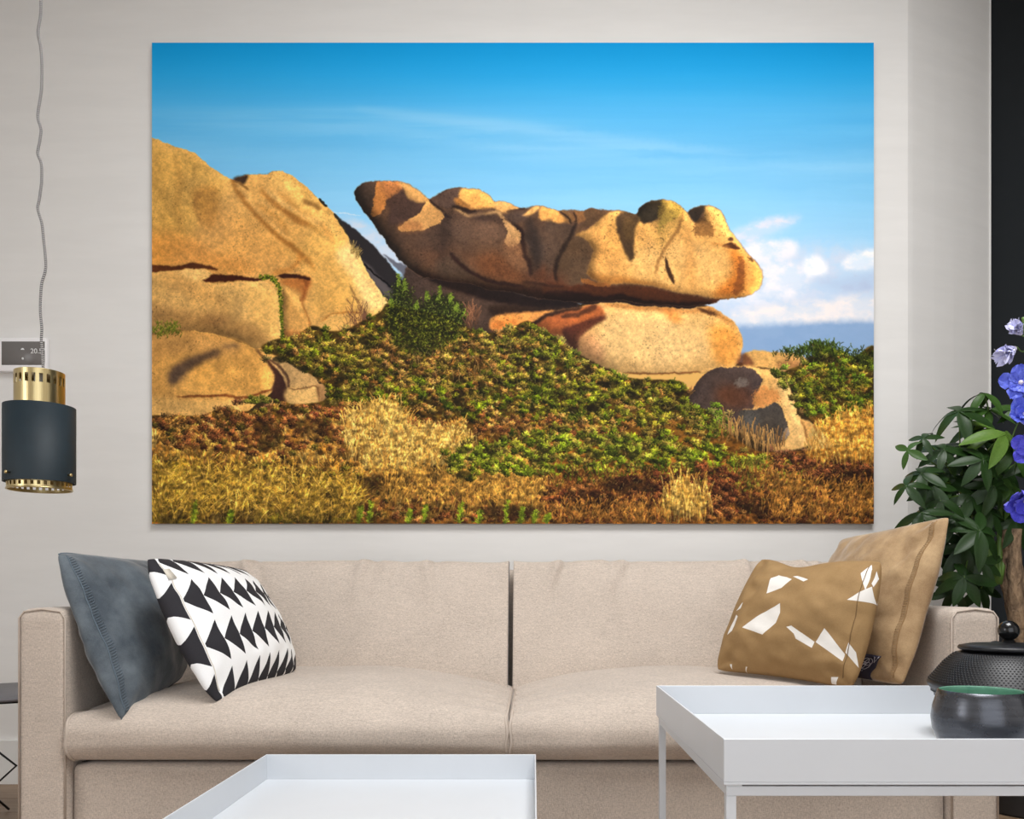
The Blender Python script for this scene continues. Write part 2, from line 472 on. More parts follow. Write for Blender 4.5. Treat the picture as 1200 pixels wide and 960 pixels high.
    line(C2([(920, 210), (960, 280), (1000, 350)]), (110, 76, 46), 1.4, .8, None, .3)
    # lowest boulder
    L = C2([(-40, 465), (0, 450), (60, 432), (150, 426), (280, 440), (400, 472), (490, 520), (550, 590), (572, 650), (562, 700), (480, 722), (360, 746), (420, 800), (380, 830), (200, 900), (-40, 900)])
    mL = polymask(L); put(blur(mL, .5), (194, 148, 78))
    patch(C2([(-40, 460), (150, 430), (300, 450), (420, 500), (380, 540), (200, 530), (40, 560), (-40, 600)]), (178, 136, 78), 5, .8, clip=mL)
    patch(C2([(220, 590), (420, 600), (560, 640), (565, 700), (440, 725), (200, 735), (120, 730), (160, 650)]), (222, 168, 84), 6, .8, clip=mL)
    patch(C2([(70, 660), (90, 610), (150, 565), (230, 535), (320, 520), (310, 545), (230, 580), (170, 620), (120, 670), (90, 690)]), (66, 52, 44), 3, .9, clip=mL)
    patch(C2([(330, 500), (400, 490), (410, 510), (350, 515)]), (96, 76, 56), 2, .7, clip=mL)
    line(C2([(110, 742), (220, 738), (340, 732), (420, 742), (500, 725), (565, 705)]), (104, 54, 22), 3, .9, None, .5)
    patch(C2([(-40, 750), (150, 755), (400, 762), (430, 800), (380, 830), (200, 850), (-40, 860)]), (214, 172, 100), 3, .8, clip=mL)
    line(C2([(-20, 452), (60, 432), (150, 426)]), (110, 80, 40), 2, .8, None, .6)
    # small split rock
    patch(C2([(480, 512), (530, 550), (570, 590), (620, 640), (650, 720), (640, 750), (600, 770), (560, 730), (575, 650), (540, 580)]), (58, 34, 26), .8)
    patch(C2([(528, 548), (600, 565), (680, 595), (740, 630), (800, 670), (826, 712), (800, 765), (760, 772), (690, 770), (640, 750), (632, 690), (600, 620)]), (196, 160, 104), .5)
    patch(C2([(632, 700), (700, 695), (770, 690), (780, 770), (640, 775)]), (226, 186, 116), 1.5, .9)
    patch(C2([(765, 690), (800, 680), (826, 712), (800, 765), (782, 760)]), (160, 122, 78), 1, .9)
    line(C2([(636, 705), (700, 700), (765, 690), (785, 745)]), (100, 68, 40), 1.6, .9, None, .3)
    line(C2([(530, 552), (590, 590), (632, 640), (640, 700)]), (60, 36, 26), 3, .8, None, .7)

    # ---- slab and lower boulder under the balancing rock
    S = C3([(360, 540), (500, 600), (700, 630), (1000, 720), (1250, 740), (1250, 960), (430, 990), (300, 860)])
    put(blur(polymask(S), .5), (66, 51, 44))
    patch(C3([(430, 640), (620, 690), (820, 740), (840, 800), (700, 880), (600, 880), (500, 760)]), (76, 61, 54), 6, .8)
    patch(C3([(440, 590), (700, 640), (1000, 690), (1240, 720), (1240, 775), (1000, 775), (820, 745), (650, 700), (500, 650)]), (26, 18, 18), 1.6, .95)
    patch(C3([(800, 770), (1000, 770), (1200, 780), (1140, 800), (950, 808), (820, 826)]), (40, 28, 22), 2, .9)
    patch(C3([(812, 832), (880, 815), (960, 803), (1050, 796), (1150, 794), (1090, 830), (1020, 872), (985, 895), (900, 905), (800, 895)]), (232, 160, 84), .8, 1)
    patch(C3([(820, 850), (900, 840), (960, 850), (900, 900), (810, 900)]), (214, 124, 56), 3, .7)
    patch(C6([(300, 40), (520, 40), (860, 60), (900, 84), (600, 84), (380, 76)]), (30, 18, 14), .6)
    LB = C6([(85, 170), (130, 130), (200, 100), (280, 80), (380, 66), (430, 60), (510, 62), (600, 76), (720, 82), (840, 84), (880, 78), (930, 76), (980, 105), (1030, 140), (1065, 185), (1082, 240), (1076, 290), (1060, 340), (1000, 380), (860, 390), (700, 392), (600, 396), (500, 380), (400, 345), (300, 290), (200, 220)])
    mLB = polymask(LB); put(blur(mLB, .4), (226, 182, 112))
    patch(C6([(460, 110), (700, 120), (900, 140), (940, 240), (900, 340), (640, 360), (440, 330), (360, 260)]), (236, 198, 134), 8, .8, clip=mLB)
    patch(C6([(920, 180), (1000, 160), (1060, 200), (1080, 280), (1040, 350), (960, 340), (930, 260)]), (218, 146, 62), 5, .75, clip=mLB)
    patch(C6([(690, 90), (780, 100), (790, 150), (740, 140)]), (206, 120, 50), 3, .7, clip=mLB)
    patch(C6([(430, 62), (560, 70), (860, 88), (930, 80), (1050, 160), (1010, 150), (900, 110), (700, 100), (470, 84)]), (146, 92, 44), 2, .75, clip=mLB)
    patch(C6([(870, 82), (910, 92), (960, 115), (920, 118), (880, 100)]), (70, 44, 26), 1.2, .9)
    patch(C6([(85, 175), (130, 130), (210, 102), (300, 82), (400, 66), (430, 120), (330, 170), (280, 200), (200, 215)]), (176, 96, 50), 1.5, .95, clip=mLB)
    patch(C6([(180, 130), (280, 110), (320, 130), (250, 170), (180, 180)]), (200, 110, 58), 3, .7, clip=mLB)
    patch(C6([(238, 190), (290, 160), (350, 135), (430, 118), (428, 140), (370, 175), (320, 220), (310, 270), (290, 285), (250, 240)]), (84, 44, 32), 1.3, .95, clip=mLB)
    patch(C6([(310, 230), (350, 200), (400, 220), (440, 330), (380, 330), (310, 290)]), (206, 150, 104), 4, .7, clip=mLB)
    line(C6([(85, 170), (150, 125), (240, 98), (330, 76)]), (44, 28, 22), 5, .9, None, .8)
    line(C6([(230, 128), (300, 112), (360, 90), (400, 70)]), (60, 36, 26), 6, .8, None, 1)
    line(C6([(520, 388), (640, 393), (760, 388), (880, 384)]), (110, 60, 26), 2, .9, None, .4)
    patch(C6([(500, 392), (660, 400), (880, 392), (900, 425), (620, 430)]), (220, 170, 92), 1.5, .9)

    # ---- balancing rock
    B = C3([(70, 170), (75, 142), (100, 120), (140, 108), (200, 102), (260, 99), (320, 102), (380, 125), (430, 155), (470, 194), (485, 188), (520, 165), (570, 145), (640, 137), (700, 137), (750, 148), (790, 172), (820, 206), (860, 210), (910, 225), (950, 241), (1000, 238), (1040, 230), (1100, 240), (1150, 255)]) \
        + C4([(60, 258), (100, 255), (150, 252), (195, 262), (240, 248), (290, 255), (350, 262), (400, 262), (450, 275), (480, 280), (500, 250), (540, 215), (600, 200), (650, 203), (700, 220), (740, 250), (757, 265), (775, 247), (820, 230), (870, 230), (920, 250), (950, 280), (965, 320), (985, 370), (1030, 420), (1080, 490), (1130, 540), (1155, 600), (1150, 650), (1110, 700), (1050, 722), (950, 735), (880, 757), (800, 768), (650, 768), (550, 765), (400, 740), (300, 748), (200, 745)]) \
        + C3([(1189, 742), (1100, 732), (1000, 712), (900, 692), (800, 680), (700, 650), (600, 640), (500, 628), (430, 612), (380, 580), (330, 540), (280, 480), (240, 420), (200, 370), (160, 310), (110, 240), (85, 205)])
    mB = polymask(B)
    put(blur(mB, .35), (126, 92, 68))
    patch(C3([(70, 130), (190, 105), (165, 280), (240, 400), (330, 530), (240, 430), (110, 250)]), (104, 82, 68), 4, .9, clip=mB)
    patch(C3([(560, 300), (860, 320), (880, 440), (700, 440), (560, 400)]), (106, 80, 64), 8, .9, clip=mB)
    patch(C3([(380, 430), (560, 470), (720, 500), (960, 540), (1000, 620), (960, 660), (800, 620), (600, 560), (420, 520)]), (146, 98, 66), 8, .8, clip=mB)
    patch(C3([(720, 500), (840, 500), (980, 570), (1000, 640), (900, 650), (760, 600)]), (158, 98, 58), 6, .8, clip=mB)
    patch(C3([(970, 390), (1060, 400), (1120, 470), (1090, 560), (1030, 600), (1000, 520)]), (102, 86, 78), 5, .9, clip=mB)
    patch(C3([(1020, 560), (1189, 560), (1189, 660), (1040, 640)]), (136, 82, 56), 5, .7, clip=mB)
    patch(C3([(380, 560), (500, 610), (700, 640), (860, 660), (1000, 660), (1189, 690), (1189, 760), (1000, 730), (700, 670), (480, 640)]), (64, 36, 26), 3, .9, clip=mB)
    patch(C3([(500, 540), (600, 490), (660, 540), (720, 600), (640, 620), (540, 610)]), (100, 84, 72), 4, .7, clip=mB)
    def sun_patches():
        # lit patches at its left end
        patch(C3([(192, 108), (176, 180), (160, 280), (182, 286), (215, 262), (240, 222), (246, 196), (290, 170), (322, 142), (300, 104)]), (190, 126, 66), 1.2, 1, clip=mB, rough=.9)
        patch(C3([(190, 108), (300, 104), (330, 140), (260, 190), (230, 150)]), (140, 90, 56), 3, .65, clip=mB)
        patch(C3([(305, 102), (345, 150), (352, 182), (390, 204), (440, 214), (472, 200), (430, 155), (380, 125)]), (186, 142, 84), 1.2, .95, clip=mB)
        patch(C3([(325, 142), (352, 184), (392, 206), (442, 216), (446, 236), (400, 275), (340, 315), (300, 330), (250, 330), (260, 250), (250, 195)]), (74, 54, 46), 1.8, .9, clip=mB)
        patch(C3([(470, 208), (440, 236), (420, 268), (370, 300), (322, 328), (308, 362), (350, 368), (440, 356), (520, 322), (553, 276), (520, 250)]), (206, 156, 92), 1.1, 1, clip=mB, rough=.7)
        patch(C3([(315, 330), (370, 310), (430, 330), (420, 360), (320, 365)]), (160, 106, 62), 2.5, .7, clip=mB)
        line(C3([(468, 196), (500, 228), (556, 280), (590, 300)]), (46, 32, 28), 3, .85, mB, .6)
        # perched slab on top
        patch(C3([(485, 190), (520, 168), (570, 147), (640, 140), (620, 190), (590, 240), (520, 230)]), (88, 68, 58), 1.2, .95, clip=mB)
        patch(C3([(640, 145), (624, 186), (650, 205), (690, 232), (740, 250), (800, 240), (830, 236), (822, 206), (782, 168), (745, 148), (700, 139)]), (226, 166, 88), .9, 1, clip=mB)
        patch(C3([(612, 188), (650, 210), (690, 236), (720, 252), (690, 250), (620, 220), (600, 205)]), (176, 120, 60), .8, .9, clip=mB)
        patch(C3([(590, 230), (640, 235), (700, 252), (730, 268), (680, 270), (610, 250)]), (40, 26, 20), 1, .95, clip=mB)
        patch(C3([(828, 210), (880, 214), (950, 242), (920, 258), (870, 270), (830, 250)]), (206, 156, 92), .9, 1, clip=mB)
        line(C3([(880, 265), (930, 255), (980, 240)]), (54, 38, 30), 3, .8, mB, .6)
        # long bright lip
        line(C3([(600, 244), (640, 262), (690, 284), (760, 276), (832, 268), (866, 298)]), (204, 162, 108), 3.2, .8, mB, .9)
        patch(C3([(850, 292), (880, 300), (916, 330), (950, 364), (968, 402), (956, 434), (928, 448), (892, 450), (878, 424), (892, 376), (876, 336)]), (216, 170, 112), 1.4, .95, clip=mB, rough=.8)
        patch(C3([(870, 420), (960, 430), (1000, 520), (1010, 580), (940, 560), (880, 500)]), (150, 108, 76), 4, .7, clip=mB)
        patch(C3([(590, 300), (700, 300), (820, 320), (880, 360), (860, 420), (700, 400), (600, 380)]), (122, 94, 76), 6, .6, clip=mB)
        patch(C3([(690, 278), (800, 276), (850, 310), (870, 340), (820, 320), (740, 310)]), (74, 56, 48), 2, .7, clip=mB)
        line(C3([(868, 296), (920, 330), (968, 372), (974, 440), (985, 500), (1010, 540), (1016, 610)]), (38, 24, 22), 4, .85, mB, 1)
        patch(C3([(870, 290), (960, 260), (1000, 285), (930, 320)]), (84, 66, 56), 2, .8, clip=mB)
        patch(C3([(968, 282), (1000, 258), (1028, 236), (1062, 236), (1040, 262), (1000, 284)]), (216, 164, 96), .8, .95, clip=mB)
        patch(C3([(1066, 242), (1110, 244), (1150, 258), (1186, 300), (1182, 322), (1140, 326), (1110, 300), (1080, 312), (1060, 296)]), (226, 164, 88), .9, 1, clip=mB)
        line(C3([(580, 480), (620, 530), (665, 570), (740, 612), (850, 645), (985, 662)]), (44, 26, 22), 3.5, .8, mB, 1)
    sun_patches()
    # bumps of the skyline in the middle
    patch(C4([(0, 250), (60, 262), (110, 300), (120, 330), (60, 330), (0, 320)]), (220, 160, 88), .9, .95, clip=mB)
    patch(C4([(62, 262), (100, 258), (145, 285), (140, 320), (110, 310)]), (160, 116, 70), .8, .95, clip=mB)
    patch(C4([(140, 262), (190, 262), (222, 290), (200, 320), (150, 320)]), (176, 122, 72), .8, .95, clip=mB)
    line(C4([(64, 262), (110, 290), (132, 330)]), (40, 26, 22), 2.2, .9, mB, .4)
    line(C4([(140, 262), (160, 300), (150, 320)]), (50, 34, 28), 2, .9, mB, .4)
    patch(C4([(195, 264), (240, 250), (300, 262), (330, 280), (260, 330), (200, 345), (170, 380), (150, 370), (210, 310)]), (120, 88, 58), 1.5, .9, clip=mB, rough=.8)
    patch(C4([(0, 330), (120, 335), (150, 380), (110, 440), (60, 520), (30, 600), (0, 600)]), (108, 86, 72), 2.5, .9, clip=mB)
    # sunlit front
    LIT = C4([(150, 392), (200, 370), (245, 345), (330, 278), (390, 266), (450, 280), (500, 300), (515, 326), (562, 322), (600, 292), (622, 205), (690, 215), (740, 250), (757, 266), (800, 318), (845, 300), (850, 232), (930, 258), (965, 320), (985, 370), (1030, 420), (1080, 490), (1140, 560), (1155, 610), (1145, 660), (1110, 702), (1030, 724), (940, 730), (850, 718), (700, 694), (620, 675), (550, 655), (430, 652), (340, 656), (280, 640), (225, 610), (215, 575), (238, 525), (252, 480), (238, 440), (196, 405)])
    mLit = blur(polymask(LIT), .8)*mB
    patch(C4([(60, 540), (110, 440), (160, 385), (240, 420), (260, 480), (220, 560), (215, 620), (150, 650), (60, 620)]), (116, 90, 66), 2.5, .9, clip=mB, rough=.8)
    put(mLit, (224, 170, 94))
    patch(C4([(430, 480), (560, 440), (640, 420), (760, 430), (880, 440), (960, 500), (920, 640), (780, 690), (600, 650), (460, 630)]), (236, 190, 118), 8, .75, clip=mLit)
    patch(C4([(250, 400), (360, 380), (410, 520), (440, 600), (300, 590), (240, 540)]), (226, 168, 94), 6, .6, clip=mLit)
    patch(C4([(215, 580), (300, 600), (430, 620), (560, 640), (700, 690), (560, 662), (340, 660), (240, 640)]), (190, 124, 54), 2.5, .7, clip=mLit)
    patch(C4([(980, 450), (1040, 480), (1065, 560), (1050, 700), (900, 716), (960, 640), (1000, 580)]), (206, 118, 40), 4, .85, clip=mLit)
    patch(C4([(1040, 480), (1060, 560), (1052, 690), (1000, 700), (1020, 600)]), (128, 72, 34), 2.5, .75, clip=mLit, rough=.8)
    patch(C4([(1075, 500), (1140, 570), (1150, 640), (1110, 695), (1068, 690), (1080, 600)]), (230, 160, 78), 3, .8, clip=mLit)
    patch(C4([(740, 330), (770, 420), (800, 560), (780, 680), (740, 600), (750, 480)]), (200, 136, 66), 5, .5, clip=mLit)
    patch(C4([(600, 290), (680, 230), (740, 300), (660, 400), (620, 480), (590, 420)]), (180, 144, 70), 5, .6, clip=mLit)
    # its dark hollows
    patch(C4([(373, 318), (388, 282), (430, 268), (482, 290), (500, 318), (478, 360), (470, 430), (466, 505), (452, 532), (430, 502), (400, 425), (380, 370)]), (66, 50, 34), .9, 1, clip=mB)
    patch(C4([(420, 300), (480, 320), (470, 400), (440, 420), (410, 380)]), (104, 80, 44), 2.5, .5, clip=mB)
    patch(C4([(640, 508), (655, 540), (676, 600), (686, 645), (672, 640), (650, 600), (638, 550)]), (56, 36, 22), .6, 1, clip=mB)
    patch(C4([(482, 285), (502, 250), (540, 216), (600, 202), (622, 205), (612, 260), (600, 300), (562, 324), (516, 326)]), (62, 52, 36), .9, 1, clip=mB)
    patch(C4([(520, 270), (570, 240), (600, 260), (570, 310), (530, 310)]), (86, 76, 60), 3, .6, clip=mB)
    patch(C4([(620, 205), (690, 216), (740, 252), (700, 300), (640, 330), (600, 400), (605, 300)]), (140, 122, 52), 3, .7, clip=mB, rough=.9)
    patch(C4([(757, 268), (778, 247), (820, 232), (852, 232), (840, 262), (810, 318), (785, 310)]), (66, 54, 44), .9, 1, clip=mB)
    patch(C4([(800, 310), (850, 290), (900, 350), (890, 400), (840, 390), (790, 390)]), (122, 84, 44), 3, .8, clip=mB, rough=.9)
    line(C4([(735, 260), (700, 360), (650, 440), (610, 520), (580, 600)]), (112, 74, 36), 3.5, .65, mB, 1.2)
    patch(C4([(945, 445), (970, 432), (995, 428), (1035, 458), (1010, 464), (975, 456)]), (60, 34, 20), .7, .95)
    patch(C4([(968, 410), (985, 400), (1000, 415), (985, 420)]), (56, 36, 24), .6, .9)
    patch(C4([(1075, 505), (1090, 505), (1108, 530), (1095, 528)]), (66, 42, 24), .6, .85)
    line(C4([(880, 430), (940, 440), (980, 452)]), (180, 120, 60), 2.5, .7, mB, .8)
    # belly in shadow
    patch(C4([(0, 640), (120, 660), (230, 650), (340, 668), (440, 662), (560, 668), (640, 690), (760, 712), (870, 730), (960, 738), (880, 758), (650, 772), (400, 742), (200, 750), (0, 745)]), (98, 50, 26), 1, .95, clip=mB)
    patch(C4([(0, 690), (150, 690), (300, 720), (400, 706), (460, 722), (560, 745), (700, 750), (880, 745), (860, 760), (650, 772), (400, 745), (200, 752), (0, 750)]), (40, 20, 14), 1.2, .9, clip=mB)
    patch(C4([(180, 620), (260, 640), (340, 650), (330, 668), (220, 655)]), (196, 122, 56), 1.2, .8, clip=mB, rough=.9)

    # ---- pale rock and boulder at the right
    patch(CR([(70, 210), (110, 190), (200, 186), (330, 198), (440, 202), (495, 225), (530, 270), (480, 300), (380, 330), (300, 320), (200, 300), (60, 300)]), (214, 168, 98), .6)
    patch(CR([(300, 270), (400, 250), (480, 270), (440, 320), (340, 325)]), (160, 108, 66), 3, .7)
    patch(CR([(20, 250), (70, 200), (120, 250), (130, 290), (30, 290)]), (96, 54, 36), 1.5, .8)
    RB = C8([(150, 378), (180, 300), (230, 200), (300, 120), (370, 78), (450, 62), (540, 60), (630, 66), (740, 76), (840, 88), (900, 110), (940, 160), (975, 230), (1005, 310), (1030, 400), (1060, 480), (1085, 580), (1100, 680), (1000, 710), (860, 720), (800, 700), (700, 640), (560, 560), (400, 460), (230, 440)])
    mRB = polymask(RB); put(blur(mRB, .4), (226, 178, 106))
    patch(C8([(880, 200), (940, 170), (1000, 310), (1060, 500), (1090, 680), (900, 700), (960, 620), (950, 480), (900, 330)]), (234, 194, 126), 3, .8, clip=mRB)
    patch(C8([(150, 378), (180, 300), (230, 200), (300, 120), (370, 82), (450, 66), (560, 66), (650, 80), (735, 130), (750, 180), (720, 250), (690, 300), (676, 390), (600, 410), (560, 560), (400, 460), (230, 440)]), (72, 60, 58), 1, 1, clip=mRB, rough=.6)
    patch(C8([(400, 220), (560, 200), (680, 280), (660, 380), (520, 390), (400, 330)]), (92, 56, 38), 6, .8, clip=mRB)
    patch(C8([(680, 290), (730, 230), (850, 240), (900, 300), (880, 340), (790, 380), (690, 390)]), (196, 128, 66), 4, .75, clip=mRB, rough=1)
    patch(C8([(580, 430), (680, 400), (780, 385), (860, 345), (905, 400), (940, 500), (955, 600), (900, 650), (760, 660), (600, 580)]), (70, 64, 58), 1.2, 1, clip=mRB, rough=.8)
    patch(C8([(600, 440), (700, 430), (740, 500), (660, 560), (590, 540)]), (96, 96, 92), 4, .6, clip=mRB)
    patch(C8([(520, 170), (620, 160), (640, 210), (560, 220)]), (120, 116, 112), 3, .6, clip=mRB, rough=1)
    patch(C8([(836, 96), (890, 110), (905, 160), (870, 150)]), (60, 44, 34), .8, .85)
    patch(C8([(915, 560), (950, 540), (955, 600), (905, 640)]), (190, 170, 150), 1.2, .7, clip=mRB, rough=1)
    patch(CR([(470, 670), (540, 690), (620, 740), (690, 790), (700, 850), (520, 850), (500, 760)]), (222, 172, 100), .6)
    line(CR([(470, 672), (500, 760), (515, 840)]), (140, 94, 50), 2, .8, None, .5)

    shady = mB*(1-mLit)
    for pts_, col_, fe_, al_ in (
        ([(600, 330), (800, 330), (850, 430), (760, 480), (620, 440)], (146, 112, 88), 8, .5),
        ([(536, 285), (585, 300), (566, 420), (534, 540), (506, 480), (525, 380)], (70, 52, 44), 5, .7),
        ([(250, 340), (310, 370), (420, 380), (520, 340), (540, 420), (440, 480), (330, 460)], (104, 80, 66), 6, .5),
        ([(985, 300), (1045, 330), (1075, 450), (1050, 600), (1015, 612), (1000, 480)], (62, 50, 46), 4, .85),
        ([(1060, 330), (1180, 330), (1189, 480), (1120, 560), (1080, 470)], (132, 104, 86), 6, .6),
        ([(1000, 600), (1189, 600), (1189, 700), (1010, 660)], (124, 76, 52), 6, .6)):
        patch(C3(pts_), col_, fe_, al_, clip=shady)
    line(C4([(160, 320), (115, 420), (66, 510), (46, 590), (52, 640)]), (40, 28, 24), 4.5, .8, mB, 1.2)
    line(C3([(970, 640), (1040, 650), (1120, 660), (1189, 668)]), (56, 34, 26), 3, .7, mB, 1.2)
    img[:] = img*(1-.30*shady[..., None])
    sun_patches()
    for l, w, c, a_ in (([(372, 640), (440, 745), (520, 835), (600, 908), (690, 985), (770, 1070)], 5, (140, 90, 36), .75),
                        ([(505, 690), (570, 752), (650, 808), (740, 850)], 4, (150, 98, 42), .7),
                        ([(590, 700), (680, 780), (790, 850), (860, 950)], 7, (196, 142, 72), .6),
                        ([(215, 700), (205, 780), (235, 860)], 4, (150, 104, 50), .6),
                        ([(100, 520), (130, 640), (120, 760), (140, 900)], 9, (178, 136, 66), .5)):
        line(C1(l), c, w, a_, mA, 2)
    line(C1([(390, 650), (470, 760), (560, 850), (650, 930)]), (236, 192, 116), 5, .6, mA, 2)
    line(C1([(530, 690), (620, 760), (700, 800), (800, 850)]), (236, 194, 120), 5, .6, mA, 2)
    # ---- roundness of every rock: edges turned away from the low sun on the right are darker
    def form(m, wd, k, up=.35):
        b = bounds(m, int(wd*PS*3)); q = np.zeros_like(m); q[b] = 1
        g = blur(m, wd)
        gx = (np.roll(g, -2, 1)-np.roll(g, 2, 1))*wd*PS/2; gy = (np.roll(g, -2, 0)-np.roll(g, 2, 0))*wd*PS/2
        gx[:, :3] = 0; gx[:, -3:] = 0; gy[:3] = 0; gy[-3:] = 0
        f = 1+np.clip(-gx*k-gy*(-k*up), -.45, .11)*m
        img[:] = img*f[..., None]
    for m_, wd, k_ in ((mA, 12, .5), (mM, 8, .5), (mR, 5, .5), (mL, 8, .6), (mLB, 10, .6), (mB, 9, .6), (mB, 4, .4), (mLit, 5, .6), (mRB, 5, .5)):
        form(m_, wd, k_)
    wx = (fbm(50, 50, 201, 3)-.5)*8*PS/2+(fbm(9, 9, 211, 2)-.5)*4.4*PS/2; wy = (fbm(50, 50, 221, 3)-.5)*8*PS/2+(fbm(9, 9, 231, 2)-.5)*4.4*PS/2
    ax_ = np.clip(xx+wx, 0, PW-1).astype(int); ay_ = np.clip(yy+wy, 0, PH-1).astype(int)
    skyk = np.clip((Y-150)/10, 0, 1) > 0
    img[skyk] = img[ay_, ax_][skyk]
    smallrock = polymask(C2([(528, 548), (600, 565), (680, 595), (740, 630), (800, 670), (826, 712), (800, 765), (690, 772), (560, 760), (575, 650), (480, 512)]))

    # ---- granite speckle and relief over every rock
    rock = np.clip(smallrock+mA+mM+mR+mL+polymask(S)+mLB+mB+mRB+polymask(CR([(70, 200), (490, 220), (520, 290), (60, 300)]))+polymask(CR([(470, 670), (690, 790), (700, 850), (500, 850)])), 0, 1)
    rel = fbm(60, 60, 61, 4, .5)
    dx = (np.roll(rel, -2, 1)-np.roll(rel, 2, 1)); dy = (np.roll(rel, -2, 0)-np.roll(rel, 2, 0))
    shade = 1+np.clip((-dx*1.0+dy*.7), -.2, .2)*.5
    spec = 1+(grain-.5)*.30+(fbm(9, 9, 251, 2)-.5)*.22
    dark = np.clip((vnoise(2.2, 2.2, 71)-.78)*4, 0, 1)*np.clip((fbm(70, 70, 81, 3)-.42)*5, 0, 1)
    fac = shade*spec*(1+(f2-.5)*.26)*(1-.55*dark)
    img[:] = img*(1-rock[..., None])+img*rock[..., None]*fac[..., None]
    warm = (f1-.5)*16
    img[..., 0] += rock*warm*.6; img[..., 2] -= rock*warm*.8
    img[:] = img*(1-rock[..., None]*(1-np.array([1.01, .965, .92])))
    # dark pitting of the balancing rock and the lichen on the lit faces
    pit = mLit*np.clip((vnoise(2.6, 2.6, 91)-.74)*5, 0, 1)*np.clip((fbm(60, 90, 92, 3)-.40)*4, 0, 1)
    put(pit, (84, 58, 32), .75)

    # ---- vegetation
    VEG = [(170, 500), (200, 488), (235, 487), (262, 478), (285, 482), (310, 478), (330, 470), (345, 474), (378, 470), (384, 458), (366, 440), (330, 420), (306, 408), (322, 398), (345, 394), (366, 382), (385, 388), (405, 386), (425, 376), (445, 366), (455, 356), (480, 362), (520, 370), (548, 384), (575, 390), (600, 384), (618, 376), (635, 386), (655, 398), (672, 412), (690, 424), (715, 436), (745, 444), (800, 448), (806, 470), (830, 482), (845, 500), (880, 525), (905, 530), (960, 526), (975, 520), (945, 486), (932, 452), (920, 436), (945, 425), (955, 412), (950, 402), (975, 408), (1000, 418), (1030, 420), (1030, 625), (170, 625)]
    mV = polymask(VEG)
    vn = fbm(14, 9, 101, 4)
    base = np.array([62, 50, 20])*(.55+1.0*vn)[..., None]
    warmz = np.clip((Y-470)/60, 0, 1)[..., None]
    base = base*(1-warmz)+warmz*np.array([118, 78, 34])*(.4+1.2*vn)[..., None]
    mVb = blur(mV, .6)[..., None]
    img[:] = img*(1-mVb)+base*mVb

    mVs = np.clip(mVb[..., 0]+polymask([(400, 330), (560, 330), (560, 400), (400, 400)], False)+polymask([(800, 430), (1030, 395), (1030, 540), (800, 540)], False)+polymask([(178, 370), (330, 370), (330, 470), (178, 480)], False), 0, 1)
    def sample(pts, n):
        m = blur(polymask(pts, False), 5)
        b = bounds(m)
        ys, xs = np.nonzero((m[b] > prng.random(m[b].shape)) & (mVs[b] > .3))
        ys = ys+b[0].start; xs = xs+b[1].start
        k = prng.integers(0, len(ys), n)
        return xs[k]+prng.random(n), ys[k]+prng.random(n)
    def strokes(x, y, ln, ang, cols, curve=0, w=1, base_dark=.55, order=None, alpha=1.0):
        o = np.argsort(y if order is None else order)
        x, y, ln, ang, cols = x[o], y[o], ln[o]*PS, ang[o], cols[o]
        cv = (prng.random(len(x))-.5)*2*curve
        n = int(ln.max())+1
        for k in range(n):
            t = k/np.maximum(ln, 1)
            ok = t <= 1
            a = ang+cv*t
            px = (x+np.cos(a)*k)[ok]; py = (y-np.sin(a)*k)[ok]
            c = (cols[ok]*(base_dark+(1-base_dark)*t[ok])[:, None])
            for q in range(w if True else 1):
                ix = (px+q).astype(int); iy = py.astype(int)
                g = (ix >= 0) & (ix < PW) & (iy >= 0) & (iy < PH)
                if alpha >= 1: img[iy[g], ix[g]] = c[g]
                else: img[iy[g], ix[g]] = img[iy[g], ix[g]]*(1-alpha)+c[g]*alpha
    def pick(n, cols, jit=.16):
        c = np.array(cols, float)[prng.integers(0, len(cols), n)]
        return c*(1+(prng.random((n, 1))-.5)*2*jit)
    def gorse(pts, nclump, per, size, cols, spread=4.0, lo=-.2, hi=3.3, w=2, shadow=.35):
        per = int(per*.6)
        cx, cy = sample(pts, nclump)
        o = np.argsort(cy); cx, cy = cx[o], cy[o]
        cc = pick(nclump, cols, .22)
        idx = np.repeat(np.arange(nclump), per)
        n = len(idx)
        r = prng.random(n)**.5*spread*PS; th = prng.random(n)*6.283
        x = cx[idx]+np.cos(th)*r; y = cy[idx]+np.sin(th)*r*.7
        ang = lo+(hi-lo)*prng.random(n)
        side = np.cos(th)*.5-np.sin(th)*.6+np.cos(ang)*.2
        br = np.clip(.92+.62*side+(prng.random(n)-.5)*.5, shadow*.8, 1.75)
        cols2 = cc[idx]*br[:, None]
        strokes(x, y, size*(.5+prng.random(n)), ang, cols2, .5, w, .45, order=cy[idx]+np.sin(th)*r*.5)

    GREEN = [(126, 134, 36), (100, 114, 28), (158, 156, 54), (138, 140, 48), (76, 90, 22), (112, 128, 30)]
    BROWN = [(176, 130, 72), (196, 152, 92), (150, 104, 54), (164, 116, 70), (128, 112, 50)]
    OLIVE = [(150, 132, 62), (120, 112, 44), (170, 146, 74)]
    RED = [(140, 84, 56), (156, 96, 60), (116, 66, 42), (170, 116, 72)]
    GOLD = [(226, 182, 96), (212, 160, 76), (240, 204, 128), (196, 142, 64), (206, 170, 100)]
    up1 = [(306, 412), (345, 398), (366, 386), (405, 390), (445, 370), (548, 388), (618, 380), (655, 400), (700, 430), (745, 446), (800, 452), (806, 478), (845, 505), (760, 505), (640, 500), (520, 492), (420, 480), (385, 472), (375, 440)]
    gorse(up1, 520, 60, 3.0, GREEN+OLIVE+BROWN[:3], 5)
    gorse([(306, 410), (345, 398), (420, 392), (450, 420), (430, 465), (390, 468), (375, 440)], 90, 70, 3.2, GREEN+OLIVE, 5)
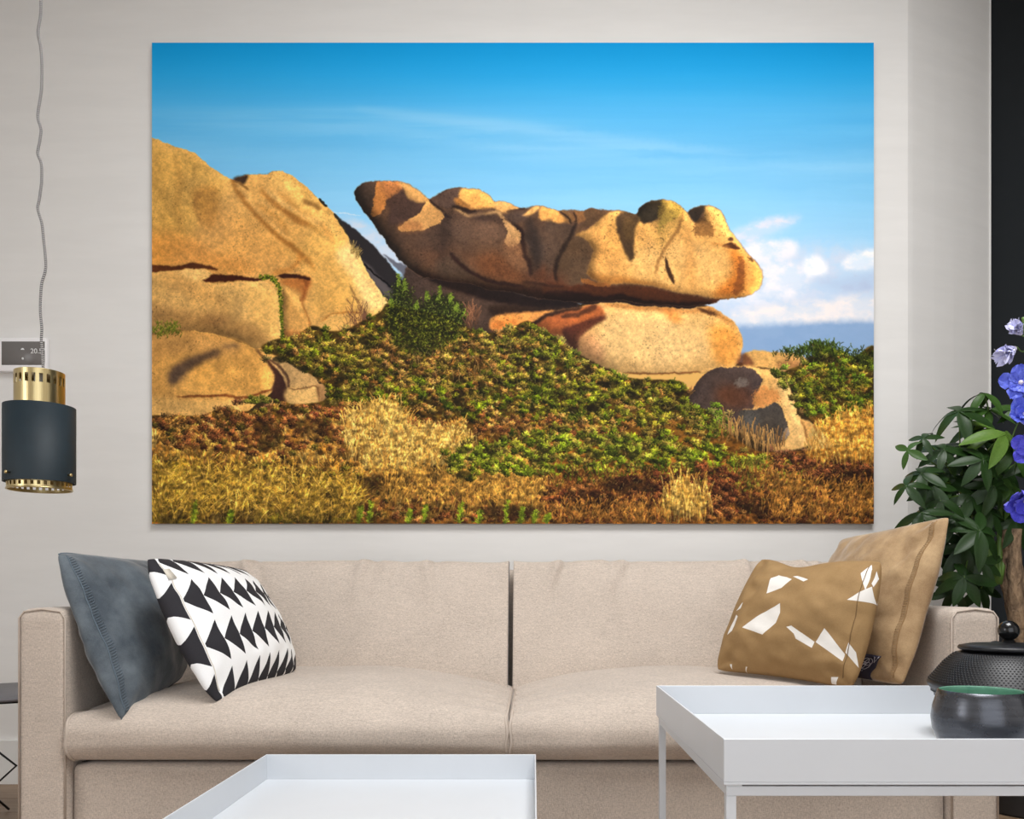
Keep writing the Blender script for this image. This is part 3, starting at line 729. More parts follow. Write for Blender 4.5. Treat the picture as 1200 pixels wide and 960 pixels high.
    gorse([(430, 395), (550, 388), (600, 410), (600, 470), (500, 480), (430, 450)], 170, 70, 2.6, BROWN+OLIVE, 5)
    gorse([(560, 392), (640, 384), (700, 432), (720, 470), (620, 460)], 130, 70, 3.0, [(118, 128, 44), (150, 140, 66), (176, 138, 76), (92, 112, 30)], 5)
    gorse([(600, 440), (730, 440), (800, 455), (830, 500), (700, 500), (620, 490)], 130, 70, 3.4, GREEN+[(140, 128, 60), (100, 110, 40)], 5)
    gorse([(420, 440), (600, 455), (720, 470), (730, 492), (560, 486), (430, 470)], 60, 80, 3.2, [(96, 120, 22), (120, 140, 34), (84, 108, 26)], 5)
    # deep shadow gaps between the bushes
    for _ in range(95):
        gx, gy = sample(up1, 1)
        gx = PX0+gx[0]/PS; gy = PY0+gy[0]/PS; w_ = 3+prng.random()*7
        m = blur(polymask([(gx-w_, gy), (gx, gy-w_*.45), (gx+w_, gy), (gx, gy+w_*.5)]), 1)
        put(np.clip(m*1.3+(vn-.5)*1.2*(m > .05), 0, 1), (26, 22, 10), .75)
    gorse(up1, 260, 40, 2.6, GREEN+BROWN+OLIVE, 3.5)
    # twiggy grey stems
    sx, sy = sample([(440, 400), (600, 400), (600, 450), (440, 450)], 120)
    strokes(sx, sy, 6+prng.random(120)*10, 1.2+(prng.random(120)-.3)*1.4, pick(120, [(196, 164, 120), (150, 118, 84)]), .6, 1, .8)
    # right-hand hedge and skyline sprigs
    hedge = [(905, 440), (950, 424), (958, 408), (1030, 424), (1030, 492), (985, 496), (945, 490), (932, 460)]
    gorse(hedge, 170, 70, 3.2, GREEN+[(150, 130, 60), (176, 132, 70)], 4.5)
    hx, hy = sample([(905, 408), (950, 404), (1030, 420), (1030, 430), (950, 424), (905, 412)], 420)
    strokes(hx, hy, 3+prng.random(420)*5, 1.57+(prng.random(420)-.5)*2.2, pick(420, [(52, 66, 18), (82, 100, 30), (40, 48, 16)], .3), .6, 2, .6)
    hx, hy = sample([(922, 400), (960, 402), (985, 412), (960, 418), (925, 410)], 260)
    strokes(hx, hy, 3+prng.random(260)*6, 1.57+(prng.random(260)-.5)*2, pick(260, [(58, 78, 22), (86, 108, 32), (40, 50, 18)], .3), .6, 2, .6)
    gorse([(1004, 418), (1030, 416), (1030, 428), (1008, 428)], 14, 50, 3, [(44, 54, 18), (60, 74, 24)], 3)
    for _ in range(9):
        gx, gy = sample(hedge, 1); gx = PX0+gx[0]/PS; gy = PY0+gy[0]/PS; w_ = 4+prng.random()*6
        m = blur(polymask([(gx-w_, gy), (gx, gy-w_*.45), (gx+w_, gy), (gx, gy+w_*.5)]), 1.2)
        put(np.clip(m*1.2+(vn-.5)*(m > .05), 0, 1), (30, 24, 12), .75)
    gorse(hedge, 60, 40, 3.2, [(112, 142, 40), (92, 126, 34), (130, 142, 50)], 4)
    # gorse rock-edge at bottom left and heather
    gorse([(178, 492), (240, 488), (262, 500), (240, 545), (178, 560)], 110, 60, 3.0, BROWN[:4]+[(96, 104, 34), (150, 110, 60)], 5)
    gorse([(262, 480), (330, 472), (420, 476), (440, 505), (400, 530), (300, 530), (240, 520)], 220, 60, 3.0, RED+BROWN, 5)
    gorse([(330, 484), (400, 480), (430, 500), (410, 510), (340, 500)], 60, 60, 2.2, [(156, 84, 62), (140, 74, 54), (172, 104, 72)], 4)
    gorse([(440, 492), (600, 496), (720, 502), (720, 520), (560, 512), (450, 512)], 130, 60, 2.6, RED+BROWN[:2], 5)
    gorse([(560, 488), (720, 492), (760, 505), (640, 520), (560, 510)], 50, 60, 2.6, BROWN, 4)
    # dry grass
    def grass(pts, n, lo, hi, cols, ang=1.6, sp=.5, curve=.5, bd=.5, w=2):
        x, y = sample(pts, n)
        strokes(x, y, lo+prng.random(n)*(hi-lo), ang+(prng.random(n)-.5)*sp, pick(n, cols, .2), curve, w, bd)
    grass([(178, 520), (260, 515), (420, 520), (560, 520), (640, 540), (640, 614), (178, 614)], 9000, 5, 15, GOLD+BROWN+[(150, 120, 50), (130, 84, 46)], 1.5, .9)
    grass([(400, 500), (460, 484), (480, 520), (460, 560), (410, 540)], 1600, 10, 26, GOLD+[(236, 206, 130)], 1.45, .6, .5, .6)
    grass([(455, 520), (545, 516), (550, 545), (470, 548)], 1400, 10, 22, [(232, 204, 124), (214, 178, 98), (240, 212, 140)], 1.55, .5, .4, .6)
    grass([(300, 530), (420, 520), (440, 570), (320, 590)], 1400, 8, 20, GOLD+[(180, 140, 64)], 1.4, .9)
    gorse([(240, 530), (300, 540), (360, 570), (300, 590), (240, 575)], 60, 50, 3, [(130, 96, 40), (110, 84, 36), (150, 110, 50)], 5)
    grass([(178, 560), (240, 560), (280, 614), (178, 614)], 2400, 10, 24, [(206, 176, 60), (180, 150, 46), (222, 190, 88), (140, 124, 40)], 1.35, .8)
    grass([(270, 575), (380, 570), (420, 614), (260, 614)], 2000, 8, 20, [(150, 140, 48), (190, 164, 70), (120, 116, 40), (96, 80, 32)], 1.9, 1.0)
    gorse([(440, 560), (540, 555), (620, 575), (560, 605), (420, 605)], 120, 60, 3, RED+[(120, 84, 50), (176, 130, 84)], 5)
    grass([(450, 570), (520, 560), (510, 586), (455, 590)], 700, 8, 18, [(228, 190, 104), (206, 160, 80)], 1.5, .7)
    grass([(540, 560), (640, 560), (650, 600), (560, 600)], 900, 8, 18, GOLD, 1.5, .9)
    def tufts(pts, n, per, lo, hi, cols, fan=.45, spread=3.0, ang=1.55, dark=.35):
        cx, cy = sample(pts, n)
        cc = pick(n, cols, .10)*(.74+.5*prng.random((n, 1)))
        idx = np.repeat(np.arange(n), per); m = len(idx)
        d = prng.random(m)*2-1
        x = cx[idx]+d*spread*PS; y = cy[idx]+(prng.random(m)-.3)*3*PS
        h = (lo+(hi-lo)*prng.random(n))[idx]*(.5+.6*prng.random(m))
        a = ang+(prng.random(n)-.5)[idx]*.3-d*fan+(prng.random(m)-.5)*.25
        strokes(x, y, h, a, cc[idx]*(.8+.4*prng.random((m, 1))), .55, 2, dark, order=cy[idx]+prng.random(m)*3)
    DRY = GOLD+[(206, 160, 84), (178, 128, 66), (150, 110, 50), (216, 182, 92), (190, 140, 70)]
    tufts([(178, 505), (420, 500), (560, 505), (640, 545), (640, 612), (178, 612)], 260, 18, 9, 22, DRY+RED, .3, 3.0, dark=.34)
    tufts([(400, 500), (455, 482), (485, 515), (545, 515), (552, 545), (460, 560), (410, 540)], 150, 18, 12, 24, [(232, 200, 122), (216, 178, 100), (240, 210, 136)], .4, 3.5, dark=.3)
    tufts([(178, 555), (235, 555), (270, 614), (178, 614)], 90, 20, 14, 30, [(200, 170, 64), (222, 192, 92), (168, 144, 50), (120, 110, 36)], .4, 4, 1.4, .4)
    tufts([(250, 565), (400, 560), (430, 614), (250, 614)], 150, 20, 10, 24, [(170, 150, 60), (196, 166, 78), (120, 112, 40), (90, 78, 30), (140, 100, 54)], .55, 4, 1.7, .35)
    for _ in range(48):
        gx, gy = sample([(178, 510), (640, 510), (640, 610), (178, 610)], 1); gx = PX0+gx[0]/PS; gy = PY0+gy[0]/PS; w_ = 4+prng.random()*10
        m = blur(polymask([(gx-w_, gy), (gx, gy-w_*.3), (gx+w_, gy), (gx, gy+w_*.35)]), 1.5)
        put(np.clip(m*1.2+(vn-.5)*1.4*(m > .05), 0, 1), (62, 42, 18), .5)
    tufts([(178, 515), (420, 505), (560, 510), (640, 550), (640, 612), (178, 612)], 120, 16, 10, 26, DRY, .25, 2.6, dark=.42)
    gorse([(178, 492), (260, 488), (420, 482), (450, 505), (410, 525), (300, 530), (200, 528)], 150, 60, 2.8, RED+[(120, 76, 46), (98, 92, 40), (170, 110, 66)], 4.5)
    gorse([(430, 575), (560, 565), (640, 590), (620, 612), (430, 612)], 90, 60, 2.6, RED+[(176, 124, 78), (120, 100, 48)], 4)
    gorse([(300, 540), (420, 545), (430, 575), (300, 575)], 60, 60, 2.8, [(120, 96, 40), (150, 110, 56), (96, 70, 34), (110, 112, 44)], 4)
    for pts_ in ([(300, 500), (322, 496), (330, 520), (306, 528)], [(345, 494), (375, 490), (380, 506), (350, 510)], [(420, 560), (470, 556), (480, 572), (430, 578)], [(190, 590), (260, 575), (300, 590), (270, 606), (200, 608)], [(500, 548), (540, 550), (536, 564), (505, 562)], [(230, 545), (270, 548), (262, 566), (232, 562)], [(380, 575), (420, 572), (410, 592), (376, 590)]):
        m = blur(polymask(pts_), 3); put(np.clip(m*1.1+(vn-.5)*1.5*(m > .05), 0, 1), (44, 32, 16), .7)
    grass([(178, 560), (250, 556), (420, 570), (420, 612), (178, 612)], 1500, 12, 30, [(210, 176, 78), (232, 196, 104), (176, 140, 60), (150, 128, 50)], 1.35, .9, .7, .5)
    grass([(400, 500), (455, 482), (485, 518), (550, 516), (556, 545), (460, 556), (410, 540)], 950, 10, 26, [(236, 202, 122), (220, 180, 98), (244, 216, 142), (196, 150, 80)], 1.5, .45, .4, .55)
    grass([(450, 560), (520, 555), (640, 560), (640, 600), (450, 600)], 800, 10, 22, [(222, 176, 92), (196, 148, 74)], 1.5, .6, .5, .45)
    # fern band in the middle
    fern = [(515, 535), (560, 516), (620, 520), (680, 506), (760, 506), (830, 520), (880, 536), (950, 556), (960, 575), (880, 578), (800, 570), (720, 572), (640, 560), (560, 556), (520, 548)]
    gorse(fern, 330, 66, 3.8, [(118, 140, 34), (140, 158, 46), (94, 116, 28), (162, 170, 66), (126, 130, 42), (150, 136, 70)], 5, .1, 3.0)
    gorse([(580, 520), (640, 500), (740, 500), (800, 510), (760, 530), (640, 540)], 80, 60, 3, [(150, 134, 70), (108, 116, 40), (84, 104, 30)], 5)
    for _ in range(22):
        gx, gy = sample(fern, 1); gx = PX0+gx[0]/PS; gy = PY0+gy[0]/PS; w_ = 4+prng.random()*8
        m = blur(polymask([(gx-w_, gy), (gx, gy-w_*.4), (gx+w_, gy), (gx, gy+w_*.5)]), 1)
        put(np.clip(m*1.2+(vn-.5)*1.2*(m > .05), 0, 1), (34, 36, 12), .7)
    gorse(fern, 120, 50, 4.2, [(136, 162, 44), (160, 178, 64), (112, 140, 34)], 4, .3, 2.8)
    grass([(860, 545), (960, 552), (960, 578), (870, 578)], 700, 6, 13, [(150, 160, 60), (126, 140, 48), (180, 170, 80)], 1.3, 1)
    gorse([(815, 480), (850, 480), (862, 505), (840, 512), (812, 505)], 50, 60, 3.4, [(100, 124, 30), (124, 146, 44), (150, 130, 70)], 4)
    # heather foreground at right
    grass([(640, 560), (1024, 545), (1024, 614), (640, 614)], 4200, 4, 11, [(120, 74, 40), (96, 56, 32), (150, 100, 54), (176, 130, 70)], 1.5, 1.0)
    gorse([(640, 580), (700, 572), (760, 560), (840, 560), (880, 580), (860, 606), (720, 612), (640, 608)], 230, 60, 2.4, [(112, 62, 42), (132, 78, 50), (92, 50, 34), (156, 104, 66)], 5)
    gorse([(820, 545), (870, 560), (860, 585), (820, 575)], 50, 60, 2.2, [(130, 76, 50), (108, 60, 40)], 4)
    gorse([(890, 580), (960, 575), (1024, 590), (1024, 612), (880, 612)], 120, 60, 2.2, [(108, 62, 42), (130, 80, 52), (86, 48, 32)], 5)
    gorse([(900, 530), (960, 530), (1024, 540), (1024, 562), (960, 566), (905, 545)], 120, 60, 2.4, [(132, 80, 56), (150, 100, 66), (108, 64, 44)], 5)
    for q in ([(650, 585), (700, 575), (730, 590), (690, 600)], [(860, 590), (920, 582), (960, 596), (900, 606)], [(960, 560), (1024, 552), (1024, 572), (980, 580)], [(560, 600), (600, 592), (640, 600), (600, 610)], [(700, 566), (740, 560), (770, 572), (730, 578)]):
        m = blur(polymask(q), 2.5); put(np.clip(m*1.2+(vn-.5)*1.1*(m > .05), 0, 1), (34, 22, 14), .7)
    gorse([(640, 580), (1024, 570), (1024, 612), (640, 612)], 90, 40, 2.2, [(112, 66, 44), (140, 92, 58), (160, 116, 70)], 4)
    grass([(778, 590), (800, 578), (826, 588), (832, 610), (776, 612)], 230, 14, 36, [(226, 192, 112), (206, 166, 84), (238, 206, 132), (180, 140, 70)], 1.57, .3, .25, .6)
    grass([(962, 512), (985, 500), (1024, 494), (1024, 540), (950, 540)], 1500, 8, 22, [(232, 178, 88), (214, 154, 68), (242, 200, 112), (190, 130, 60)], 1.57, .45, .3, .55)
    grass([(890, 560), (1024, 575), (1024, 612), (900, 612)], 800, 6, 16, [(196, 144, 76), (170, 120, 60)], 1.3, .6)
    grass([(845, 500), (915, 520), (910, 532), (850, 520)], 110, 10, 24, [(200, 150, 84), (170, 120, 66)], 1.57, .25, .2, .6)
    grass([(640, 595), (760, 590), (780, 614), (640, 614)], 400, 6, 14, [(190, 140, 74), (160, 110, 56)], 1.5, .8)
    # leafy weeds along the bottom edge
    for wx, h in ((226, 26), (268, 14), (420, 20), (432, 26), (478, 16), (496, 20), (538, 24), (560, 14), (592, 26), (610, 18), (625, 14), (640, 10)):
        n = 90
        t = prng.random(n)
        x = (wx+t*3-PX0+(prng.random(n)-.5)*3)*PS; y = (614-t*h-PY0)*PS
        strokes(x, y, 2.5+prng.random(n)*4*(1-t*.5), .3+prng.random(n)*2.5, pick(n, [(126, 154, 40), (150, 176, 60), (96, 126, 30)], .25), .4, 2, .6)
    # ivy in the joint of the left rocks
    iv = spline(C2([(510, 182), (545, 178), (575, 195), (595, 230), (602, 280), (606, 330), (608, 380), (610, 440), (606, 470)]), False, 12)
    k = prng.integers(0, len(iv), 520); wv = np.where(iv[k, 1] < 350, 5.0, 2.6)
    x = (iv[k, 0]-PX0+(prng.random(520)-.5)*wv)*PS; y = (iv[k, 1]-PY0+(prng.random(520)-.5)*5)*PS
    strokes(x, y, 1+prng.random(520)*1.6, prng.random(520)*6.28, pick(520, [(120, 136, 24), (150, 160, 40), (60, 76, 16), (40, 48, 12)], .2), .2, 2, .8, order=prng.random(520))
    grass(C2([(-10, 440), (60, 420), (140, 420), (60, 436)]), 160, 2, 6, [(110, 120, 30), (150, 140, 50)], 1.4, 1.2)
    gorse(C2([(420, 760), (520, 735), (565, 750), (540, 790), (440, 800)]), 26, 50, 2.4, [(130, 130, 40), (160, 140, 60), (96, 100, 30)], 3)
    # the upright bush before the shadow
    bush = [(462, 340), (470, 322), (480, 344), (486, 360), (500, 352), (514, 346), (530, 350), (546, 366), (540, 386), (524, 400), (500, 414), (476, 410), (460, 395), (450, 372)]
    put(blur(polymask(bush), 3), (24, 26, 12), .75)
    bx, by = sample(bush, 2600)
    edge = prng.random(2600)
    strokes(bx, by, 1.2+prng.random(2600)*2.4, prng.random(2600)*6.28, pick(2600, [(58, 68, 18), (36, 46, 12), (92, 104, 32), (26, 32, 10), (132, 144, 54), (34, 40, 12)], .25), .3, 2, .8, order=edge)
    for tx, ty, th_ in ((467, 335, 14), (474, 340, 12), (500, 352, 10), (515, 350, 14), (528, 354, 10), (535, 364, 8), (545, 370, 6), (458, 360, 10), (488, 362, 8)):
        n = 60; t = prng.random(n)
        strokes((tx+(prng.random(n)-.5)*5*(1.1-t)-PX0)*PS, (ty-t*th_-PY0)*PS, 1.5+prng.random(n)*2, prng.random(n)*6.28, pick(n, [(110, 132, 34), (140, 158, 56), (72, 92, 24)], .2), .3, 2, .8, order=prng.random(n))
    grass([(548, 366), (556, 366), (556, 388), (548, 388)], 40, 8, 18, [(150, 100, 70)], 1.5, .6)
    sx, sy = sample([(408, 360), (425, 356), (428, 386), (405, 388)], 60)
    strokes(sx, sy, 5+prng.random(60)*8, 1.7+(prng.random(60)-.5)*1.6, pick(60, [(120, 74, 54), (96, 58, 44)]), .4, 1, .8)
    for gx0, gy0 in ((411, 290), (416, 296)):
        n = 26
        strokes((gx0+prng.random(n)*5-PX0)*PS, (gy0+prng.random(n)*8-PY0)*PS, 5+prng.random(n)*7, 1.3+(prng.random(n)-.5)*1.2, pick(n, [(190, 160, 96), (150, 120, 60)]), .3, 1, .8)
    tone = .60+.72*np.clip((fbm(11, 7, 301, 3)-.22)/.56, 0, 1)
    big = .86+.28*fbm(60, 30, 311, 3)
    tm = (tone*big)[..., None]
    img[:] = img*(1-mVb)+mVb*img*tm*np.array([1.08, 1.0, .80])
    # stray bright tips over all the growth
    x, y = sample([(178, 400), (1024, 400), (1024, 612), (178, 612)], 3400)
    hi = (Y[y.astype(int), x.astype(int)] > 500)[:, None]
    c = np.where(hi, pick(3400, [(226, 186, 110), (204, 160, 84), (178, 128, 76), (150, 150, 60)]), pick(3400, [(170, 168, 70), (196, 160, 98), (140, 150, 50), (206, 178, 120)]))
    ok = mV[y.astype(int), x.astype(int)] > .5; x, y, c = x[ok], y[ok], c[ok]; nn = len(x)
    strokes(x, y, 1.5+prng.random(nn)*3.5, 1.57+(prng.random(nn)-.5)*2.2, c, .4, 1, .7, alpha=.75)
    out = np.clip(img, 0, 255)
    # the softness of the photographic print
    for c in range(3): out[..., c] = out[..., c]*.35+boxblur(boxblur(out[..., c], 1, 0), 1, 1)*.65
    return out/255.0

INK = 1.0/0.95                   # printed reflectance per displayed brightness under the room's light
def srgb_arr_to_lin(a): return np.where(a <= .04045, a/12.92, ((a+.055)/1.055)**2.4)
def lin_arr_to_srgb(a): return np.where(a <= .0031308, a*12.92, 1.055*np.power(np.maximum(a, 1e-9), 1/2.4)-.055)
art = paint_landscape()
art = np.clip(lin_arr_to_srgb(np.clip(srgb_arr_to_lin(art)*INK, 0, .92)), 0, 1)
pix = np.ones((PH, PW, 4), np.float32); pix[..., :3] = art[::-1]
im = bpy.data.images.new('coast_print', PW, PH)
im.pixels.foreach_set(pix.ravel()); im.update(); im.pack()
k = NT('printed_face')
tx = k.n('ShaderNodeTexImage'); tx.image = im; tx.extension = 'EXTEND'; tx.interpolation = 'Linear'
tc = k.n('ShaderNodeTexCoord'); k.l(tc.outputs['UV'], tx.inputs[0]); k.color(tx.outputs[0])
k.b.inputs['Roughness'].default_value = .75; k.b.inputs['Specular IOR Level'].default_value = .15
M_PRINT = k.m
M_EDGE = plain('print_edge', (196, 194, 190), .5)
a = P(PX0, PY0, WALL_Y-.022); b = P(PX1, PY1, WALL_Y-.022)
bm = box(bmesh.new(), a.x, b.x, WALL_Y-.022, WALL_Y-.002, b.z, a.z)
uv = bm.loops.layers.uv.new('UVMap')
for f in bm.faces:
    if f.calc_center_median().y < WALL_Y-.02:
        f.material_index = 1
        for l in f.loops:
            l[uv].uv = ((l.vert.co.x-a.x)/(b.x-a.x), (l.vert.co.z-b.z)/(a.z-b.z))
art_o = finish('wall_print', bm, [M_EDGE, M_PRINT], smooth=False)
tag(art_o, 'large unframed landscape print of balanced granite boulders above gorse, hung over the sofa', 'wall art')

# ------------------------------------------------------------------ sofa
M_LINEN = linen('beige_linen', (194, 180, 167))
M_PIPE = plain('linen_piping', (193, 179, 166), .9)
SX0, SX1, SY0 = -1.258, 1.137, 2.10
AW = .12; SXC = -.06
sofa = thing('sofa', 'long two-seat sofa in beige linen under the landscape print', 'sofa', (0, 0, 0))

def soft_box(cx, cy, cz, hx, hy, hz, r, cuts=36, shape=None, flat_ends=False):
    bm = bmesh.new()
    bmesh.ops.create_cube(bm, size=2.0)
    bmesh.ops.subdivide_edges(bm, edges=bm.edges[:], cuts=cuts, use_grid_fill=True)
    for v in bm.verts:
        u = Vector([math.copysign(.5*math.sin(abs(min(1, max(-1, q)))*math.pi/2)+.5*min(1, abs(q)), q) for q in v.co])
        p = Vector((u.x*hx, u.y*hy, u.z*hz))
        q = Vector((max(-(hx-r), min(hx-r, p.x)), max(-(hy-r), min(hy-r, p.y)), max(-(hz-r), min(hz-r, p.z))))
        if flat_ends: q.x = p.x
        d = p-q
        if d.length > 1e-9: p = q+d*(r*max(abs(d.x), abs(d.y), abs(d.z))/r/d.length)
        if shape: p = shape(p, u)
        v.co = p+Vector((cx, cy, cz))
    return bm

def side_loop(x, y0, y1, z0, z1, r, n=5):
    pts = []
    for cx, cz, a0 in ((y1-r, z1-r, 0), (y0+r, z1-r, 90), (y0+r, z0+r, 180), (y1-r, z0+r, 270)):
        for k in range(n+1):
            a = R(a0+90*k/n); pts.append((x, cx+r*math.cos(a), cz+r*math.sin(a)))
    return pts

# arms: slabs whose front face carries a piped edge
ARM_TOP = .668
for sx in (0, 1):
    x0, x1 = (SX0, SX0+AW) if sx == 0 else (SX1-AW, SX1)
    def arm_shape(p, u, s=sx):
        p.z += .006*(1-abs(u.x)**2)*(1 if u.z > .5 else 0)
        return p
    bm = soft_box((x0+x1)/2, SY0+.46, (ARM_TOP+.07)/2, AW/2, .46, (ARM_TOP-.07)/2, .018, 20, arm_shape)
    arm = finish('arm', bm, M_LINEN, sofa)
    bm = bmesh.new()
    pr = .010
    tube(bm, [(x0+.004, SY0+.002, .09), (x0+.004, SY0+.002, ARM_TOP-pr*2), (x0+.016, SY0+.002, ARM_TOP-.004), ((x0+x1)/2, SY0+.002, ARM_TOP+.002), (x1-.016, SY0+.002, ARM_TOP-.004), (x1-.004, SY0+.002, ARM_TOP-pr*2), (x1-.004, SY0+.002, .09)], .0025, 6)
    finish('piping', bm, M_PIPE, arm)

# base rail and back frame
bm = soft_box((SX0+SX1)/2, SY0+.47, .175, (SX1-SX0)/2-AW-.003, .455, .115, .02, 24)
finish('base', bm, M_LINEN, sofa)
bm = soft_box((SX0+SX1)/2, SY0+.90, .43, (SX1-SX0)/2-AW-.004, .035, .355, .02, 16)
finish('back_frame', bm, M_LINEN, sofa)
M_FOOT = plain('dark_foot', (40, 36, 34), .5)
for fx in (SX0+.06, SX1-.06):
    for fy in (SY0+.06, SY0+.86):
        finish('foot', box(bmesh.new(), fx-.03, fx+.03, fy-.03, fy+.03, 0, .085, .004), M_FOOT, sofa)

# seat cushions with domed crowns
SEAT_Z0, SEAT_Z1 = .297, .410
for s in (0, 1):
    x0, x1 = (SX0+AW+.002, SXC-.001) if s == 0 else (SXC+.001, SX1-AW-.002)
    hx = (x1-x0)/2; y0, y1 = SY0-.012, SY0+.66
    def seat_shape(p, u, s=s, hx=hx, hy=(y1-y0)/2, hz=(SEAT_Z1-SEAT_Z0)/2):
        ax = min(1, abs(p.x)/hx); yy = p.y/hy; h = min(1, max(0, (p.z/hz+1)/2))
        ex = 1-ax**2.7
        f = max(0.0, -yy)
        wz = 4*h*(1-h)
        lift = (.072*ex*(1-.72*f**4)+.007*hash_noise(p.x*4, p.y*4, s*7)*ex)*h*h*(3-2*h)
        g = f**5
        p.y -= (.030*ex*wz+.006*hash_noise(p.x*8, p.z*10, 3+s)*ex)*g
        p.x += ax**8*math.copysign(.006, p.x)*wz*math.sin(p.y*11+s)
        p.z += lift+.005*math.sin(p.y*55+s)*ax**9*(1-ax**9)*4*h
        return p
    bm = soft_box((x0+x1)/2, (y0+y1)/2, (SEAT_Z0+SEAT_Z1)/2, hx, (y1-y0)/2, (SEAT_Z1-SEAT_Z0)/2, .046, 64, seat_shape, True)
    cu = finish('seat_cushion', bm, M_LINEN, sofa)
    for xx in (x0+.004, x1-.004):
        bm = bmesh.new()
        lp = side_loop(xx, y0-.001, y1, SEAT_Z0, SEAT_Z1+.001, .046)
        lp = [(p[0]+.0025*math.sin(p[2]*95+s*2+p[1]*20), p[1], p[2]) for p in lp]
        tube(bm, lp, .0042, 6, closed=True)
        finish('piping', bm, M_PIPE, cu)

# back cushions, leaning
for s in (0, 1):
    x0, x1 = (SX0+AW+.004, SXC-.020) if s == 0 else (SXC-.004, SX1-AW-.004)
    hx = (x1-x0)/2; hz = .205
    def back_shape(p, u, s=s, hx=hx, hz=hz):
        ex = 1-abs(u.x)**5; ez = 1-abs(u.z)**3
        if u.y < 0: p.y -= .030*ex*ez*(-u.y)
        # pleats gathered along the top seam, fading downwards
        w = max(0, u.z-.1)/.9
        if u.y < .3:
            for q in range(9):
                cxp = (q-4+.7*math.sin(q*5.1+s*2))*hx*.23+(s-.5)*.05
                dxp = (p.x-cxp)-.10*(u.z-1)*math.sin(q*2.3+s)
                amp = .5+.5*math.sin(q*3.7+s*1.9)
                g = math.exp(-(dxp/.016)**2)-.6*math.exp(-((dxp-.028)/.018)**2)
                p.y -= .026*amp*g*w*w; p.z += .006*amp*g*(w**6)
        if u.z > .5: p.z += .010*(1-abs(u.x)**6)+.005*hash_noise(p.x*5, 1.7, s)
        # flared ears at the ends of the top seam
        p.z += .012*max(0, u.z)**4*abs(u.x)**14
        p.y += .006*hash_noise(p.x*4, p.z*6, 9+s)
        lean = math.tan(R(20))
        p.y += lean*(p.z+hz)*.95
        return p
    bm = soft_box((x0+x1)/2, 2.72, .595, hx, .075, hz, .022, 92, back_shape, True)
    cu = finish('back_cushion', bm, M_LINEN, sofa)
    lean = math.tan(R(20))*.95
    for xx in (x0+.003, x1-.003):
        bm = bmesh.new(); pts = []
        for kz in range(9):
            z = -hz+.012+kz*(2*hz-.02)/8
            pts.append((xx, 2.72-.069+lean*(z+hz), .595+z))
        pts.append((xx, 2.72-.03+lean*(2*hz), .595+hz))
        tube(bm, pts, .0034, 6)
        finish('piping', bm, M_PIPE, cu)

# ------------------------------------------------------------------ scatter cushions
class Pillow:
    def __init__(s, bl, br, tr, tl, t_front, t_back, pinch=.07, seed=0, wr=.006, power=.55, sag=0.0, toward=(0, -1, 0)):
        s.c = [Vector(v) for v in (bl, br, tr, tl)]; s.tf, s.tb = t_front, t_back
        s.pu, s.pv = pinch if isinstance(pinch, tuple) else (pinch, pinch)
        s.seed, s.wr, s.power, s.sag = seed, wr, power, sag
        a = (s.c[1]-s.c[0])+(s.c[2]-s.c[3]); b = (s.c[3]-s.c[0])+(s.c[2]-s.c[1])
        s.n = a.cross(b).normalized()
        if s.n.dot(Vector(toward)) < 0: s.n = -s.n
        s.up = b.normalized(); s.rt = a.normalized()
    def at(s, u, v, side=1, off=0.0):
        a, b = 2*u-1, 2*v-1
        a2 = a*(1-s.pu*(1-b*b)); b2 = b*(1-s.pv*(1-a*a))
        cr = 1-.045*abs(a*b)**7
        a2, b2 = a2*cr, b2*cr
        U, V = (a2+1)/2, (b2+1)/2
        p = (s.c[0]*(1-U)+s.c[1]*U)*(1-V)+(s.c[3]*(1-U)+s.c[2]*U)*V
        f = max(0.0, (1-a*a)*(1-b*b))**s.power
        edge = max(0.0, 1-max(abs(a), abs(b)))
        w = s.wr*hash_noise(a*2.2+s.seed, b*2.2, s.seed)*1.2+s.wr*.7*hash_noise(a*5+b*3+s.seed, b*5-a*2, s.seed+4)
        cor = abs(a*b)**3
        w += s.wr*1.3*cor*math.sin((abs(a)-abs(b))*16+s.seed)
        p = p+s.n*side*((s.tf if side > 0 else s.tb)*f+w*min(1, edge*8)+off)
        if s.sag: p = p-s.up*s.sag*math.exp(-((u-.38)/.2)**2)*max(0, v-.4)/.6
        return p

def pillow_mesh(name, pl, m, n=44):
    bm = bmesh.new(); uvl = bm.loops.layers.uv.new('UVMap')
    t = [.5+.5*math.sin((i/n-.5)*math.pi) for i in range(n+1)]
    t = [.5*(x+i/n) for i, x in enumerate(t)]
    F = [[bm.verts.new(pl.at(u, v, 1)) for u in t] for v in t]
    B = [[F[j][i] if i in (0, n) or j in (0, n) else bm.verts.new(pl.at(t[i], t[j], -1)) for i in range(n+1)] for j in range(n+1)]
    for j in range(n):
        for i in range(n):
            for G, fl in ((F, 0), (B, 1)):
                q = [(i, j), (i+1, j), (i+1, j+1), (i, j+1)]
                f = bm.faces.new([G[b][a] for a, b in q])
                for l, (a, b) in zip(f.loops, q): l[uvl].uv = (t[a], t[b])
                f.material_index = 0
    return finish(name, bm, m)

